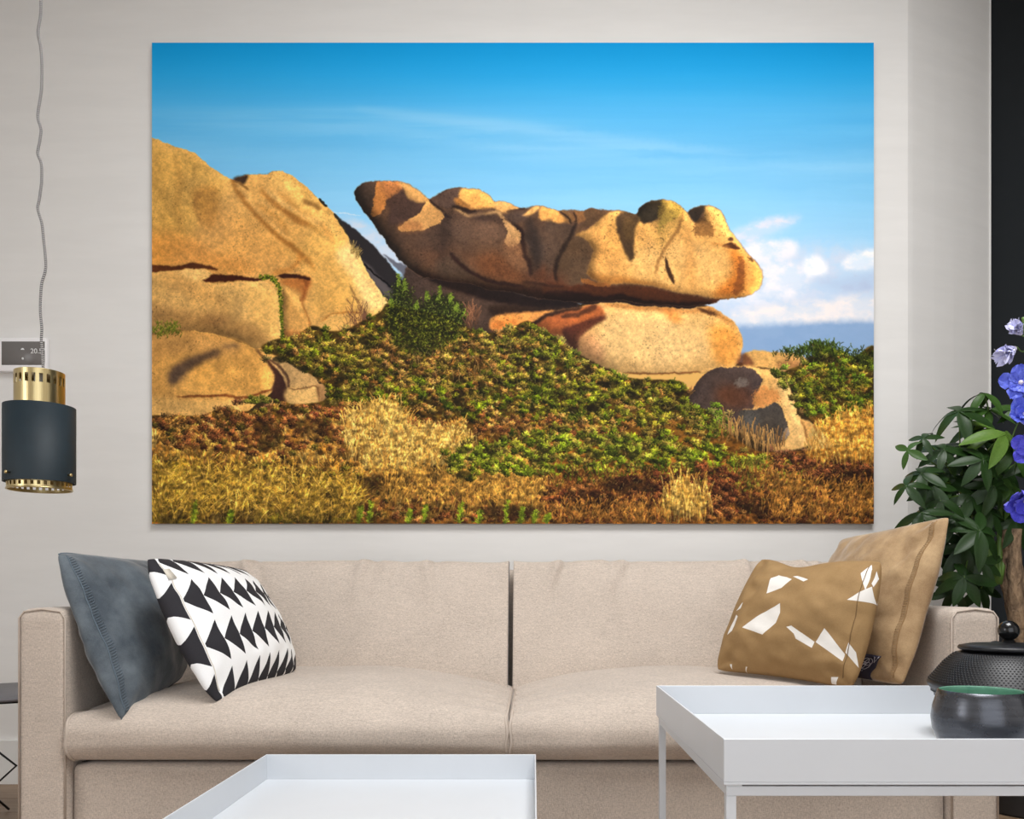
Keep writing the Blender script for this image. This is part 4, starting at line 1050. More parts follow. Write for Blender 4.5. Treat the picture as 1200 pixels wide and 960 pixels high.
def seam_on(pl, pts, r, m, parent, off=.001, name='seam', side=1):
    bm = bmesh.new(); tube(bm, [pl.at(u, v, side, off) for u, v in pts], r, 6)
    return finish(name, bm, m, parent)
def stitches(pl, u0, v0, u1, v1, n, r, m, parent, slant=.012, side=1):
    bm = bmesh.new()
    for i in range(n):
        t = (i+.5)/n; u, v = u0+(u1-u0)*t, v0+(v1-v0)*t
        a = pl.at(u-slant, v-.004, side, .0015); b = pl.at(u+slant, v+.004, side, .0015); c = (a+b)/2+pl.n*side*.002
        tube(bm, [a, c, b], r, 5)
    o = finish('stitching', bm, m, parent); o['kind'] = 'stuff'; return o

# grey-blue velvet cushion against the left arm
M_BLUE = velvet('slate_velvet', (60, 69, 78), (104, 113, 120), .45)
M_BLUE_T = plain('slate_thread', (96, 110, 122), .8)
blue = Pillow(P(142, 849, 2.075), P(216, 793, 2.55), P(182, 658, 2.58), P(64, 645, 2.13), .095, .06, (-.06, .03), 1.3, .009, toward=(1, -.6, 0))
o = pillow_mesh('cushion', blue, M_BLUE)
tag(o, 'slate grey-blue velvet cushion leaning on the left sofa arm', 'cushion')
seam_on(blue, [(.035, .03+.94*i/30) for i in range(31)], .0015, M_BLUE_T, o)
stitches(blue, .05, .04, .05, .96, 60, .0009, M_BLUE_T, o, .012)
seam_on(blue, [(i/30, 0.0) for i in range(31)], .002, M_BLUE_T, o, 0)
seam_on(blue, [(i/30, 1.0) for i in range(31)], .002, M_BLUE_T, o, 0)

# black and white triangle cushion
def triangle_cloth():
    k = NT('triangle_cotton')
    uvn = k.n('ShaderNodeTexCoord'); sp = k.n('ShaderNodeSeparateXYZ'); k.l(uvn.outputs['UV'], sp.inputs[0])
    u = k.math('MULTIPLY', k.math('ADD', sp.outputs[0], .055), 8.6); v = k.math('MULTIPLY', k.math('ADD', sp.outputs[1], .12), 3.25)
    fu = k.math('FRACT', u)
    fv = k.math('ABSOLUTE', k.math('SUBTRACT', k.math('FRACT', v), .5))
    m1 = k.math('LESS_THAN', fv, k.math('MULTIPLY', fu, .44))
    # cut strip along the near seam
    seam = k.math('LESS_THAN', k.math('ABSOLUTE', k.math('SUBTRACT', sp.outputs[0], .064)), .006)
    m = k.math('MULTIPLY', m1, k.math('SUBTRACT', 1.0, seam))
    n = k.noise(k.coords((700, 700, 700)), 1, 2)
    w = k.mix(n, srgb(232, 232, 232), srgb(250, 250, 250)); b = k.mix(n, srgb(24, 22, 28), srgb(40, 38, 44))
    k.color(k.mix(m, w, b)); k.b.inputs['Roughness'].default_value = .85; k.bump(n, .2, .001)
    return k.m
bw = Pillow(P(252, 827, 2.10), P(350, 786, 2.52), P(286, 668, 2.60), P(168, 652, 2.14), .085, .06, (-.09, .02), 4.1, .006, toward=(1, -.6, 0))
o = pillow_mesh('cushion', bw, triangle_cloth(), 56)
tag(o, 'white cushion with rows of black triangles in front of the slate velvet one', 'cushion')
M_TAPE = plain('cream_tape', (222, 214, 200), .9)
seam_on(bw, [(.062, .06+.88*i/30) for i in range(31)], .0012, M_TAPE, o)
bm = bmesh.new()
q = [bw.at(u, v, 1, .003) for u, v in ((.045, .80), (.085, .80), (.085, .88), (.045, .88))]
vs = [bm.verts.new(p) for p in q]+[bm.verts.new(p+bw.n*.002) for p in q]
for f in ((0, 1, 2, 3), (4, 5, 6, 7), (0, 1, 5, 4), (1, 2, 6, 5), (2, 3, 7, 6), (3, 0, 4, 7)): bm.faces.new([vs[i] for i in f])
finish('label_tag', bm, M_TAPE, o)

# gold velvet cushion against the right arm
M_GOLD = velvet('gold_velvet', (134, 104, 70), (190, 160, 120), .6)
M_GOLD_T = plain('gold_thread', (150, 118, 78), .8)
gold = Pillow(P(930, 790, 2.62), P(1060, 806, 2.15), P(1116, 602, 2.15), P(986, 630, 2.64), .08, .06, (.0, .05), 2.2, .010, toward=(-1, -.6, 0))
o = pillow_mesh('cushion', gold, M_GOLD)
tag(o, 'large golden tan velvet cushion leaning on the right sofa arm', 'cushion')
seam_on(gold, [(.94, .03+.94*i/30) for i in range(31)], .0014, M_GOLD_T, o)
stitches(gold, .928, .04, .928, .96, 60, .0008, M_GOLD_T, o, .008)
GOLD_O = o

# brown cushion with pale cut-out shapes
BR_C = (P(837, 787, 2.43), P(1001, 809, 2.14), P(1036, 656, 2.17), P(891, 653, 2.50))
brown = Pillow(*BR_C, .085, .055, (-.05, .05), 5.6, .008, sag=.022, toward=(-.5, -1, 0))
BR_SHAPES = []
def brown_cloth(shapes):
    k = NT('ochre_cotton')
    uvn = k.n('ShaderNodeTexCoord')
    total = None
    for poly in shapes:
        area = sum(poly[i][0]*poly[(i+1) % len(poly)][1]-poly[(i+1) % len(poly)][0]*poly[i][1] for i in range(len(poly)))
        if area < 0: poly = poly[::-1]
        inside = None
        for i in range(len(poly)):
            (x0, y0), (x1, y1) = poly[i], poly[(i+1) % len(poly)]
            nx, ny = -(y1-y0), (x1-x0); ln = math.hypot(nx, ny) or 1; nx /= ln; ny /= ln
            d = k.n('ShaderNodeVectorMath', operation='DOT_PRODUCT'); k.l(uvn.outputs['UV'], d.inputs[0]); d.inputs[1].default_value = (nx, ny, 0)
            g = k.math('GREATER_THAN', d.outputs['Value'], nx*x0+ny*y0)
            inside = g if inside is None else k.math('MULTIPLY', inside, g)
        total = inside if total is None else k.math('MAXIMUM', total, inside)
    n = k.noise(k.coords((600, 600, 600)), 1, 2); big = k.noise(k.coords(), 14, 4)
    c = k.mix(k.ramp(k.math('ADD', k.math('MULTIPLY', n, .4), k.math('MULTIPLY', big, .6)), .3, .7), srgb(136, 106, 66), srgb(164, 132, 88))
    k.color(k.mix(total, c, srgb(226, 222, 216)) if total is not None else c)
    k.b.inputs['Roughness'].default_value = .85; k.bump(big, .25, .008)
    return k.m

BR_SHAPES = [[(0.231, 0.325), (0.35, 0.456), (0.469, 0.556), (0.487, 0.469), (0.475, 0.381), (0.406, 0.275)], [(0.338, 0.644), (0.294, 0.806), (0.35, 0.869), (0.425, 0.825), (0.487, 0.806), (0.438, 0.706)], [(0.475, 0.825), (0.506, 0.825), (0.594, 0.781), (0.569, 0.762)], [(0.613, 0.312), (0.631, 0.275), (0.738, 0.225), (0.744, 0.275), (0.662, 0.325)], [(0.556, 0.356), (0.588, 0.369), (0.669, 0.319), (0.619, 0.306)], [(0.75, 0.275), (0.787, 0.388), (0.919, 0.231), (0.919, 0.175)], [(0.919, 0.244), (0.925, 0.319), (0.969, 0.263), (0.994, 0.163)], [(0.9, 0.863), (0.938, 0.956), (0.963, 0.894), (0.956, 0.787), (0.956, 0.719)], [(0.881, 0.625), (0.919, 0.688), (0.975, 0.769), (1.0, 0.65), (0.95, 0.637)], [(0.969, 0.794), (0.981, 0.9), (0.994, 0.844), (0.981, 0.769)], [(0.094, 0.275), (0.119, 0.444), (0.15, 0.425), (0.144, 0.3)], [(0.094, 0.481), (0.15, 0.55), (0.15, 0.494)], [(0.863, 0.05), (0.9, 0.062), (0.894, 0.006), (0.863, 0.006)], [(0.138, 0.05), (0.156, 0.05), (0.156, 0.013), (0.15, 0.019)], [(0.269, 0.037), (0.281, 0.037), (0.256, 0.0), (0.256, 0.006)]]
o = pillow_mesh('cushion', brown, brown_cloth(BR_SHAPES), 56)
tag(o, 'ochre brown cushion with scattered white cut-paper shapes in front of the gold velvet one', 'cushion')
M_BR_T = plain('ochre_thread', (120, 92, 56), .85)
seam_on(brown, [(0.931, .06+.88*i/30) for i in range(31)], .0009, M_BR_T, o)

# woven maker's tag sewn into the gold cushion: dark cloth with a pale rosette and letters
M_TAG = plain('navy_tag', (44, 40, 58), .8); M_TAGW = plain('tag_thread', (214, 208, 214), .8)
TAGC = ((0.588, 0.0), (0.756, 0.0), (0.869, 0.138), (0.744, 0.138))
def tg(a, b, off): 
    (u0, v0), (u1, v1), (u2, v2), (u3, v3) = TAGC
    return gold.at((u0*(1-a)+u1*a)*(1-b)+(u3*(1-a)+u2*a)*b, (v0*(1-a)+v1*a)*(1-b)+(v3*(1-a)+v2*a)*b, 1, off)
bm = bmesh.new(); N = 8
F = [[bm.verts.new(tg(i/N, j/N, .004)) for i in range(N+1)] for j in range(N+1)]
G = [[bm.verts.new(tg(i/N, j/N, .006)) for i in range(N+1)] for j in range(N+1)]
for j in range(N):
    for i in range(N):
        bm.faces.new((F[j][i], F[j][i+1], F[j+1][i+1], F[j+1][i])); bm.faces.new((G[j][i], G[j+1][i], G[j+1][i+1], G[j][i+1]))
for i in range(N):
    for a, b in (((0, i), (0, i+1)), ((N, i), (N, i+1)), ((i, 0), (i+1, 0)), ((i, N), (i+1, N))):
        bm.faces.new((F[a[0]][a[1]], F[b[0]][b[1]], G[b[0]][b[1]], G[a[0]][a[1]]))
tago = finish('label_tag', bm, M_TAG, GOLD_O); tago['label'] = 'dark navy woven tag with a pale rosette'
bm = bmesh.new()
for q in range(4):
    ca, cb = .54+.12*math.cos(R(45+90*q)), .60+.12*math.sin(R(45+90*q))
    tube(bm, [tg(ca+.15*math.cos(t), cb+.155*math.sin(t), .0068) for t in [2*math.pi*i/18 for i in range(18)]], .0006, 5, closed=True)
for pts in ([(.80, .92), (.86, .70), (.97, .96)],):
    tube(bm, [tg(a, b, .0068) for a, b in pts], .0008, 5)
for i in range(5):
    tube(bm, [tg(.24+.08*i, .27, .0068), tg(.27+.08*i, .30, .0068)], .0005, 5)
finish('rosette', bm, M_TAGW, tago)

# ------------------------------------------------------------------ white tray tables
M_WHITE = plain('white_powder_coat', (210, 214, 219), .38, 0, .01, 8)
def tray_table(label, x0, x1, y0, y1, rim, depth=.058):
    t = thing('tray_table', label, 'table', ((x0+x1)/2, (y0+y1)/2, 0), 'white tray tables')
    w, d = (x1-x0)/2, (y1-y0)/2; zb = rim-depth; th = .0028
    bm = bmesh.new()
    box(bm, -w, w, -d, d, zb, zb+.003)
    for a in ((-w, w, -d, -d+th), (-w, w, d-th, d), (-w, -w+th, -d+th, d-th), (w-th, w, -d+th, d-th)):
        box(bm, *a, zb+.003, rim, .0006, 1)
    tr = finish('tray', bm, M_WHITE, t, smooth=False)
    b = .0125; fz = zb-.003
    fr = bmesh.new(); fw, fd = w-.004, d-.004
    for a in ((-fw, fw, -fd, -fd+b), (-fw, fw, fd-b, fd), (-fw, -fw+b, -fd+b, fd-b), (fw-b, fw, -fd+b, fd-b)):
        box(fr, *a, fz-b, fz, .0008, 1)
    for sx in (-1, 1):
        for sy in (-1, 1): box(fr, sx*fw-.02*(sx > 0), sx*fw+.02*(sx < 0), sy*fd-.02*(sy > 0), sy*fd+.02*(sy < 0), fz, fz+.003)
    finish('frame', fr, M_WHITE, t, smooth=False)
    for sx in (-1, 1):
        for sy in (-1, 1):
            xa = -fw if sx < 0 else fw-b; ya = -fd if sy < 0 else fd-b
            finish('leg', box(bmesh.new(), xa, xa+b, ya, ya+b, 0.013, fz-b), M_WHITE, t, smooth=False)
    for sy in (-1, 1):
        ya = -fd if sy < 0 else fd-b
        finish('foot_bar', box(bmesh.new(), -fw, fw, ya, ya+b, 0, .0125), M_WHITE, t, smooth=False)
    return t
tray_table('taller white tray table carrying the teapot and the dark bowl', .241, 1.241, 1.09, 1.69, .530)
tray_table('lower empty white tray table standing before the middle of the sofa', -.595, .0057, 1.32, 1.92, .351)
TRAY_Z = .530-.058+.003

# ------------------------------------------------------------------ bowl and teapot
k = NT('lustre_glaze')
f = k.noise(k.coords((6, 6, 60)), 3, 4); g = k.noise(k.coords(), 40, 4)
k.color(k.mix(f, srgb(58, 59, 64), srgb(98, 100, 106))); k.b.inputs['Metallic'].default_value = .75
k.l(k.math('ADD', .12, k.math('MULTIPLY', g, .3)), k.b.inputs['Roughness']); k.bump(f, .12, .002)
M_LUSTRE = k.m
k = NT('celadon_glaze'); f = k.noise(k.coords(), 60, 4)
k.color(k.mix(f, srgb(96, 150, 128), srgb(132, 182, 158))); k.b.inputs['Roughness'].default_value = .25
M_CELADON = k.m
bc = ((1150-625)*1.215/FPX, 1.215, TRAY_Z)
bowl = tag(finish('tea_bowl', lathe(bmesh.new(), [(0, 0), (.030, 0), (.033, .004), (.045, .012), (.056, .027), (.0635, .046), (.0655, .062), (.0635, .078), (.0585, .094), (.0562, .1015), (.0545, .1022)], 64), M_LUSTRE, loc=bc), 'round dark metallic bowl with celadon inside at the tray front', 'bowl')
finish('inner_glaze', lathe(bmesh.new(), [(.0545, .1022), (.0538, .1005), (.056, .094), (.061, .078), (.062, .062), (.059, .046), (.050, .027), (.03, .013), (0, .009)], 64), M_CELADON, bowl)['label'] = 'glossy celadon green inside'

M_IRON = plain('cast_iron', (22, 22, 25), .42, .3, .1, 60, .05)
tc_ = ((1182-625)*1.42/FPX, 1.42, TRAY_Z)
pot = tag(finish('teapot', lathe(bmesh.new(), [(0, .004), (.062, 0), (.070, .004), (.082, .022), (.105, .055), (.1165, .076), (.1225, .0845), (.1235, .089), (.1215, .092), (.112, .104), (.098, .122), (.084, .135), (.074, .140), (.066, .142), (0, .142)], 72), M_IRON, loc=tc_), 'black cast iron teapot with studded body behind the dark bowl', 'teapot')
# studs over the shoulder and belly
bm = bmesh.new()
prof = [(.1215, .092), (.112, .104), (.098, .122), (.084, .135), (.076, .139)]
def prof_at(t):
    L = [math.dist(a, b) for a, b in zip(prof, prof[1:])]; d = t*sum(L)
    for (a, b), l in zip(zip(prof, prof[1:]), L):
        if d <= l: return a[0]+(b[0]-a[0])*d/l, a[1]+(b[1]-a[1])*d/l
        d -= l
    return prof[-1]
def stud(c, n, r):
    a = n.orthogonal().normalized(); b = n.cross(a)
    ring = [bm.verts.new(c+(a*math.cos(q)+b*math.sin(q))*r) for q in (0, 1.2566, 2.5133, 3.7699, 5.0265)]
    top = bm.verts.new(c+n*r*1.0)
    for i in range(5): bm.faces.new((ring[i], ring[(i+1) % 5], top))
for row in range(15):
    r, z = prof_at((row+.5)/15.3); cnt = 118
    for i in range(cnt):
        a = 2*math.pi*(i+.5*(row % 2))/cnt
        stud(Vector((r*math.cos(a), r*math.sin(a), z)), Vector((math.cos(a)*.6, math.sin(a)*.6, .8)), .0017)
for row in range(4):
    t = row/4; r, z = .116-.022*t, .074-.03*t
    for i in range(118):
        a = 2*math.pi*(i+.5*(row % 2))/118
        stud(Vector((r*math.cos(a), r*math.sin(a), z)), Vector((math.cos(a)*.85, math.sin(a)*.85, -.5)), .0017)
st = finish('studs', bm, M_IRON, pot); st['kind'] = 'stuff'
lid = finish('lid', lathe(bmesh.new(), [(0, .1425), (.070, .1425), (.0745, .1445), (.076, .1475), (.0745, .1505), (.060, .1535), (.03, .1555), (.012, .156), (.009, .158), (.0085, .161), (0, .161)], 64), M_IRON, pot)
M_BLACK = plain('black_lacquer', (14, 14, 16), .18, 0, .05)
finish('knob', lathe(bmesh.new(), [(0, .1605), (.006, .161)]+[(.0165*math.sin(R(a)), .176-.0165*math.cos(R(a))) for a in range(20, 181, 16)], 32), M_BLACK, lid)
bm = bmesh.new()
tube(bm, curve_pts([(.105, .02, .07), (.135, .022, .085), (.155, .024, .115), (.168, .025, .128)], 5), [.024, .023, .022, .021, .02, .018, .017, .016, .015, .014, .0135, .013, .0125, .012, .0115, .011][:16], 14)
finish('spout', bm, M_IRON, pot)
for sx in (-1, 1):
    bm = bmesh.new(); c = Vector((.012+sx*.004, -.078, .134)) if sx < 0 else Vector((.02, .078, .134))
    tube(bm, [c+Vector((.016*math.cos(t), 0, .016*math.sin(t))) for t in [math.pi*i/12 for i in range(13)]], .0045, 8)
    finish('handle_lug', bm, M_IRON, pot)

# ------------------------------------------------------------------ pendant lamp
LY = 2.3; lx = (46.5-625)*LY/FPX
def zz(py, Y): return EYE-(py-690)*Y/FPX
k = NT('brushed_brass'); f = k.noise(k.coords((300, 300, 4)), 1, 3)
k.color(k.mix(f, srgb(192, 170, 116), srgb(218, 200, 154))); k.b.inputs['Metallic'].default_value = 1; k.b.inputs['Roughness'].default_value = .28
M_BRASS = k.m
M_TEAL = plain('teal_enamel', (20, 37, 46), .62, 0, .08, 40)
z_t, z_b = zz(477, LY), zz(566, LY)
lamp = thing('pendant_lamp', 'pendant lamp with dark teal drum shade and slotted brass sleeve hanging left of the print', 'lamp', (lx, LY, z_b))
RS = .0865; H = z_t-z_b
def hollow(r, z0, z1, th, seg=64, flare=0):
    return lathe(bmesh.new(), [(r, z0), (r, z1), (r-th, z1), (r-th, z0), (r, z0)], seg)
finish('shade', hollow(RS, 0, H, .002), M_TEAL, lamp)
def slotted(r, z0, z1, zs0, zs1, n, duty, th):
    """thin ring of sheet brass with n vertical slots between zs0 and zs1"""
    bm = bmesh.new(); seg = n*4; zs = [z0, zs0, zs1, z1]
    V = [[bm.verts.new((r*math.cos(2*math.pi*k/seg), r*math.sin(2*math.pi*k/seg), z)) for k in range(seg)] for z in zs]
    for j in range(3):
        for k_ in range(seg):
            if j == 1 and k_ % 4 in (1, 2): continue
            bm.faces.new((V[j][k_], V[j][(k_+1) % seg], V[j+1][(k_+1) % seg], V[j+1][k_]))
    o = finish('x', bm, M_BRASS, smooth=False); mod = o.modifiers.new('solid', 'SOLIDIFY'); mod.thickness = th; mod.offset = -1
    return o
zt2 = zz(437, LY)-z_b; zb2 = zz(574, LY)-z_b
top = slotted(.0605, H-.05, zt2, zt2-.036, zt2-.013, 22, .5, .0016); top.name = top.data.name = 'brass_sleeve'; top.parent = lamp
finish('sleeve_cap', lathe(bmesh.new(), [(0, zt2-.004), (.056, zt2-.004), (.0595, zt2-.001), (.0605, zt2), (.0585, zt2+.001), (.05, zt2-.001), (0, zt2)], 48), M_BRASS, top)
bot = slotted(.0775, zb2, .03, zb2+.0065, zb2+.017, 32, .5, .0014); bot.name = bot.data.name = 'brass_ring'; bot.parent = lamp
bm = bmesh.new()
tube(bm, [(.0775*math.cos(t), .0775*math.sin(t), zb2) for t in [2*math.pi*i/64 for i in range(64)]], .0022, 6, closed=True)
finish('brass_rim', bm, M_BRASS, lamp)
finish('inner_tube', hollow(.058, .02, H-.002, .0015), plain('white_inside', (210, 208, 200), .6), lamp)
k = NT('bulb_glass'); k.color(srgb(240, 236, 224)); k.b.inputs['Roughness'].default_value = .2; M_BULB = k.m
bulb = finish('bulb', lathe(bmesh.new(), [(0, .04), (.016, .044), (.027, .058), (.030, .075), (.026, .095), (.016, .115), (.0135, .13), (.0135, zt2-.004)], 24), M_BULB, lamp)
for ang in (-112, -12, 108):
    bm = bmesh.new(); d = Vector((math.cos(R(ang)), math.sin(R(ang)), 0)); c = d*RS+Vector((0, 0, .018))
    tube(bm, [c-d*.004, c+d*.006, c+d*.007, c+d*.011, c+d*.0125], [.0022, .0022, .0045, .0045, .0025], 12)
    finish('brass_screw', bm, M_BRASS, lamp)
# its twisted cord, wavy from having been coiled
k = NT('twisted_cord')
wv = k.n('ShaderNodeTexWave', wave_type='BANDS', bands_direction='Z'); wv.inputs['Scale'].default_value = 60; wv.inputs['Distortion'].default_value = 0
k.l(k.coords((1, 1, 1)), wv.inputs['Vector'])
k.color(k.mix(k.ramp(wv.outputs['Fac'], .35, .65), srgb(40, 38, 44), srgb(186, 182, 180))); k.b.inputs['Roughness'].default_value = .9
M_CORD = k.m
cp = [(49, -120), (46, -60), (49, -30), (48, 0), (47.5, 18), (44.5, 38), (47.5, 55), (49, 75), (48.5, 105), (46, 122), (44.3, 138), (48, 152), (46.5, 166), (44.2, 180), (48.3, 192), (48.8, 212), (46, 234), (44.3, 245), (49, 262), (51, 280), (53.5, 305), (53, 318), (49, 332), (47.5, 350), (47.5, 368), (49, 385), (48.5, 400), (50, 420), (50.5, 432), (48, 438)]
pts = [P(x, y, LY)-Vector((lx, LY, z_b)) for x, y in cp]
pts = [Vector((pts[0].x, 0, 3.29-z_b)), Vector((pts[0].x, 0, 3.0-z_b))]+pts+[Vector((0, 0, zt2-.002))]
bm = bmesh.new(); tube(bm, curve_pts(pts, 6), .0036, 8)
finish('cord', bm, M_CORD, lamp)
finish('ceiling_cap', lathe(bmesh.new(), [(0, 3.262), (.03, 3.264), (.045, 3.28), (.047, 3.2995), (0, 3.2995)], 32, (pts[0].x, 0, -z_b)), M_TEAL, lamp)

# ------------------------------------------------------------------ wall thermostat
a = P(-2, 398, WALL_Y); b = P(58.5, 437.5, WALL_Y)
th = tag(finish('thermostat', box(bmesh.new(), a.x, b.x, WALL_Y-.026, WALL_Y-.001, b.z, a.z, .005, 3), plain('white_plastic', (242, 240, 241), .45, 0, .01)), 'white wall panel with a grey touch screen behind the lamp cord', 'thermostat')
sa = P(2, 400.3, WALL_Y-.026); sb = P(52.5, 427.8, WALL_Y-.026)
k = NT('grey_screen'); k.color(srgb(112, 108, 106)); k.b.inputs['Roughness'].default_value = .25; M_SCREEN = k.m
scr = finish('screen', box(bmesh.new(), sa.x, sb.x, WALL_Y-.0275, WALL_Y-.0255, sb.z, sa.z, .0006, 1), M_SCREEN, th)
M_PIX = plain('screen_white', (232, 232, 232), .5)
def words(txt, loc, size, m, parent, name='lettering'):
    c = bpy.data.curves.new(name, 'FONT'); c.body = txt; c.size = size; c.extrude = .0003
    t = bpy.data.objects.new('t', c); COL.objects.link(t)
    dg = bpy.context.evaluated_depsgraph_get()
    me = bpy.data.meshes.new_from_object(t.evaluated_get(dg)); bpy.data.objects.remove(t, do_unlink=True)
    me.materials.clear(); me.materials.append(m); me.name = name
    o = bpy.data.objects.new(name, me); COL.objects.link(o)
    o.location = loc; o.rotation_euler = (R(90), 0, 0); o.parent = parent; return o
words('20.5°', P(35.5, 414.2, WALL_Y-.0279), .026, M_PIX, scr)
c = P(26.6, 420.3, WALL_Y-.0279)
finish('indicator_dot', lathe(bmesh.new(), [(0, 0), (.0042, 0), (.0042, .0006), (0, .0006)], 20), M_PIX, scr)
d_ = bpy.data.objects['indicator_dot']; d_.location = c; d_.rotation_euler = (R(90), 0, 0)
bm = bmesh.new(); c = P(26.4, 409, WALL_Y-.0279)
vs = [bm.verts.new((c.x+x, c.y+y, c.z+z)) for y in (0, -.0006) for x, z in ((-.007, -.003), (.007, -.003), (.004, .002), (0, .0035), (-.004, .001))]
bm.faces.new(vs[:5]); bm.faces.new(vs[5:])
for i in range(5): bm.faces.new((vs[i], vs[(i+1) % 5], vs[5+(i+1) % 5], vs[5+i]))
finish('arrow_mark', bm, M_PIX, scr, smooth=False)

# ------------------------------------------------------------------ wire side table at the left edge
SY = 2.62; sxc = -1.60; srad = .23
M_WIRE = plain('black_wire', (24, 24, 26), .45, .3)
M_TOPG = plain('grey_tabletop', (104, 102, 106), .5)
stz = zz(811, SY-.05)
side = thing('side_table', 'small round dark side table on crossed black wire legs beside the sofa', 'table', (sxc, SY, 0))
finish('tabletop', lathe(bmesh.new(), [(0, stz-.012), (srad-.003, stz-.012), (srad, stz-.009), (srad, stz-.002), (srad-.003, stz), (0, stz)], 64), M_TOPG, side)
bm = bmesh.new(); tube(bm, [(.2*math.cos(t), .2*math.sin(t), stz-.016) for t in [2*math.pi*i/48 for i in range(48)]], .004, 6, closed=True)
finish('wire_ring', bm, M_WIRE, side)
for i in range(3):
    bm = bmesh.new()
    a0, a1, a2 = R(120*i-120), R(120*i-50), R(120*i-120)
    tube(bm, [(.2*math.cos(a0), .2*math.sin(a0), stz-.016), (.155*math.cos(a1), .155*math.sin(a1), stz*.5), (.2*math.cos(a2), .2*math.sin(a2), .005)], .0038, 6)
    finish('wire_leg', bm, M_WIRE, side)

# ------------------------------------------------------------------ umbrella plant beside the sofa
PXC, PYC = 1.60, 2.80
plant = thing('umbrella_plant', 'bushy green umbrella plant with gnarled trunk behind the right sofa arm', 'plant', (PXC, PYC, 0))
def rel(px, py, Y): return P(px, py, Y)-Vector((PXC, PYC, 0))
M_POT = plain('charcoal_pot', (52, 52, 54), .7, 0, .1)
finish('pot', lathe(bmesh.new(), [(0, 0), (.12, 0), (.13, .01), (.165, .30), (.172, .305), (.172, .335), (.155, .335), (.15, .29), (0, .29)], 48), M_POT, plant)
finish('soil', lathe(bmesh.new(), [(0, .297), (.08, .3), (.1505, .291)], 24), plain('potting_soil', (50, 38, 30), .95, 0, .2, 60, .6), plant)
k = NT('gnarled_bark'); f = k.noise(k.coords((1, 1, .45)), 26, 6, .7)
k.color(k.mix(k.ramp(f, .36, .62), srgb(54, 38, 28), srgb(170, 142, 112))); k.b.inputs['Roughness'].default_value = .9; k.bump(f, 1.0, .02); M_BARK = k.m
k = NT('green_stalk'); k.color(srgb(82, 112, 46)); k.b.inputs['Roughness'].default_value = .5; M_STALK = k.m
def leaf_mat(name, c0, c1):
    k = NT(name); f = k.noise(k.coords(), 18, 3); k.color(k.mix(f, srgb(*c0), srgb(*c1)))
    k.b.inputs['Roughness'].default_value = .42; k.b.inputs['Specular IOR Level'].default_value = .32
    k.b.inputs['Subsurface Weight'].default_value = 0
    return k.m
M_LEAF = [leaf_mat('dark_leaf', (22, 44, 14), (40, 66, 26)), leaf_mat('mid_leaf', (38, 66, 22), (62, 94, 36)), leaf_mat('light_leaf', (66, 98, 32), (98, 128, 52))]
bm = bmesh.new()
for s in range(3):      # three stems grown together
    pts = []; rad = []
    for i in range(26):
        t = i/25; z = .29+t*.62
        a = s*2.1+t*3.2; w = .020*(1-.3*t)
        pts.append((-.028+w*math.cos(a)+.02*math.sin(t*5)-.03*t, w*math.sin(a)-.05*t, z)); rad.append((.030-.010*t)*(1+.28*hash_noise(t*16, s*3.0)))
    tube(bm, pts, rad, 12)
trunk = finish('trunk', bm, M_BARK, plant)
rng = random.Random(11)
def leaflet_mesh(name, L, W, droop, m):
    bm = bmesh.new(); n = 7; rows = []
    for i in range(n+1):
        t = i/n; w = W*max(.04, math.sin(math.pi*min(1, t*.93+.04))**.8)*(1-.25*t) if i < n else .0008
        z = -droop*L*t*t
        rows.append([bm.verts.new((L*t, s*w, z-(0.0 if s == 0 else -.18*w))) for s in (-1, -.5, 0, .5, 1)])
    for a, b in zip(rows, rows[1:]):
        for j in range(4): bm.faces.new((a[j], a[j+1], b[j+1], b[j]))
    me = bpy.data.meshes.new(name); bm.to_mesh(me); bm.free(); me.materials.append(m)
    for p in me.polygons: p.use_smooth = True
    return me
LM = [[leaflet_mesh('leaflet', 1.0, .205, d, m) for d in (.15, .35, .6)] for m in M_LEAF]
def umbrella_leaf(tip, base, nrm, size, count, tone, spread=6.283, start=0.0):
    """one palmate leaf: a stalk from base to tip with a whorl of leaflets"""
    bm = bmesh.new(); mid = (tip+base)/2+Vector((0, 0, .02))
    tube(bm, curve_pts([base, mid, tip], 4), .0024, 5)
    lf = finish('leaf', bm, M_STALK, plant)
    nrm = nrm.normalized(); a = nrm.orthogonal().normalized(); b = nrm.cross(a)
    for i in range(count):
        q = start+spread*i/count+rng.uniform(-.18, .18)
        d = a*math.cos(q)+b*math.sin(q)
        d = (d-nrm*rng.uniform(.05, .45)).normalized()
        up = (nrm-d*nrm.dot(d)).normalized(); sd = up.cross(d)
        L = size*rng.uniform(.85, 1.3)
        o = bpy.data.objects.new('leaflet', rng.choice(LM[tone])); COL.objects.link(o)
        M = Matrix(((d.x, sd.x, up.x, 0), (d.y, sd.y, up.y, 0), (d.z, sd.z, up.z, 0), (0, 0, 0, 1)))
        o.matrix_local = Matrix.Translation(tip)@M@Matrix.Diagonal((L, L, L, 1)); o.parent = lf
    return lf
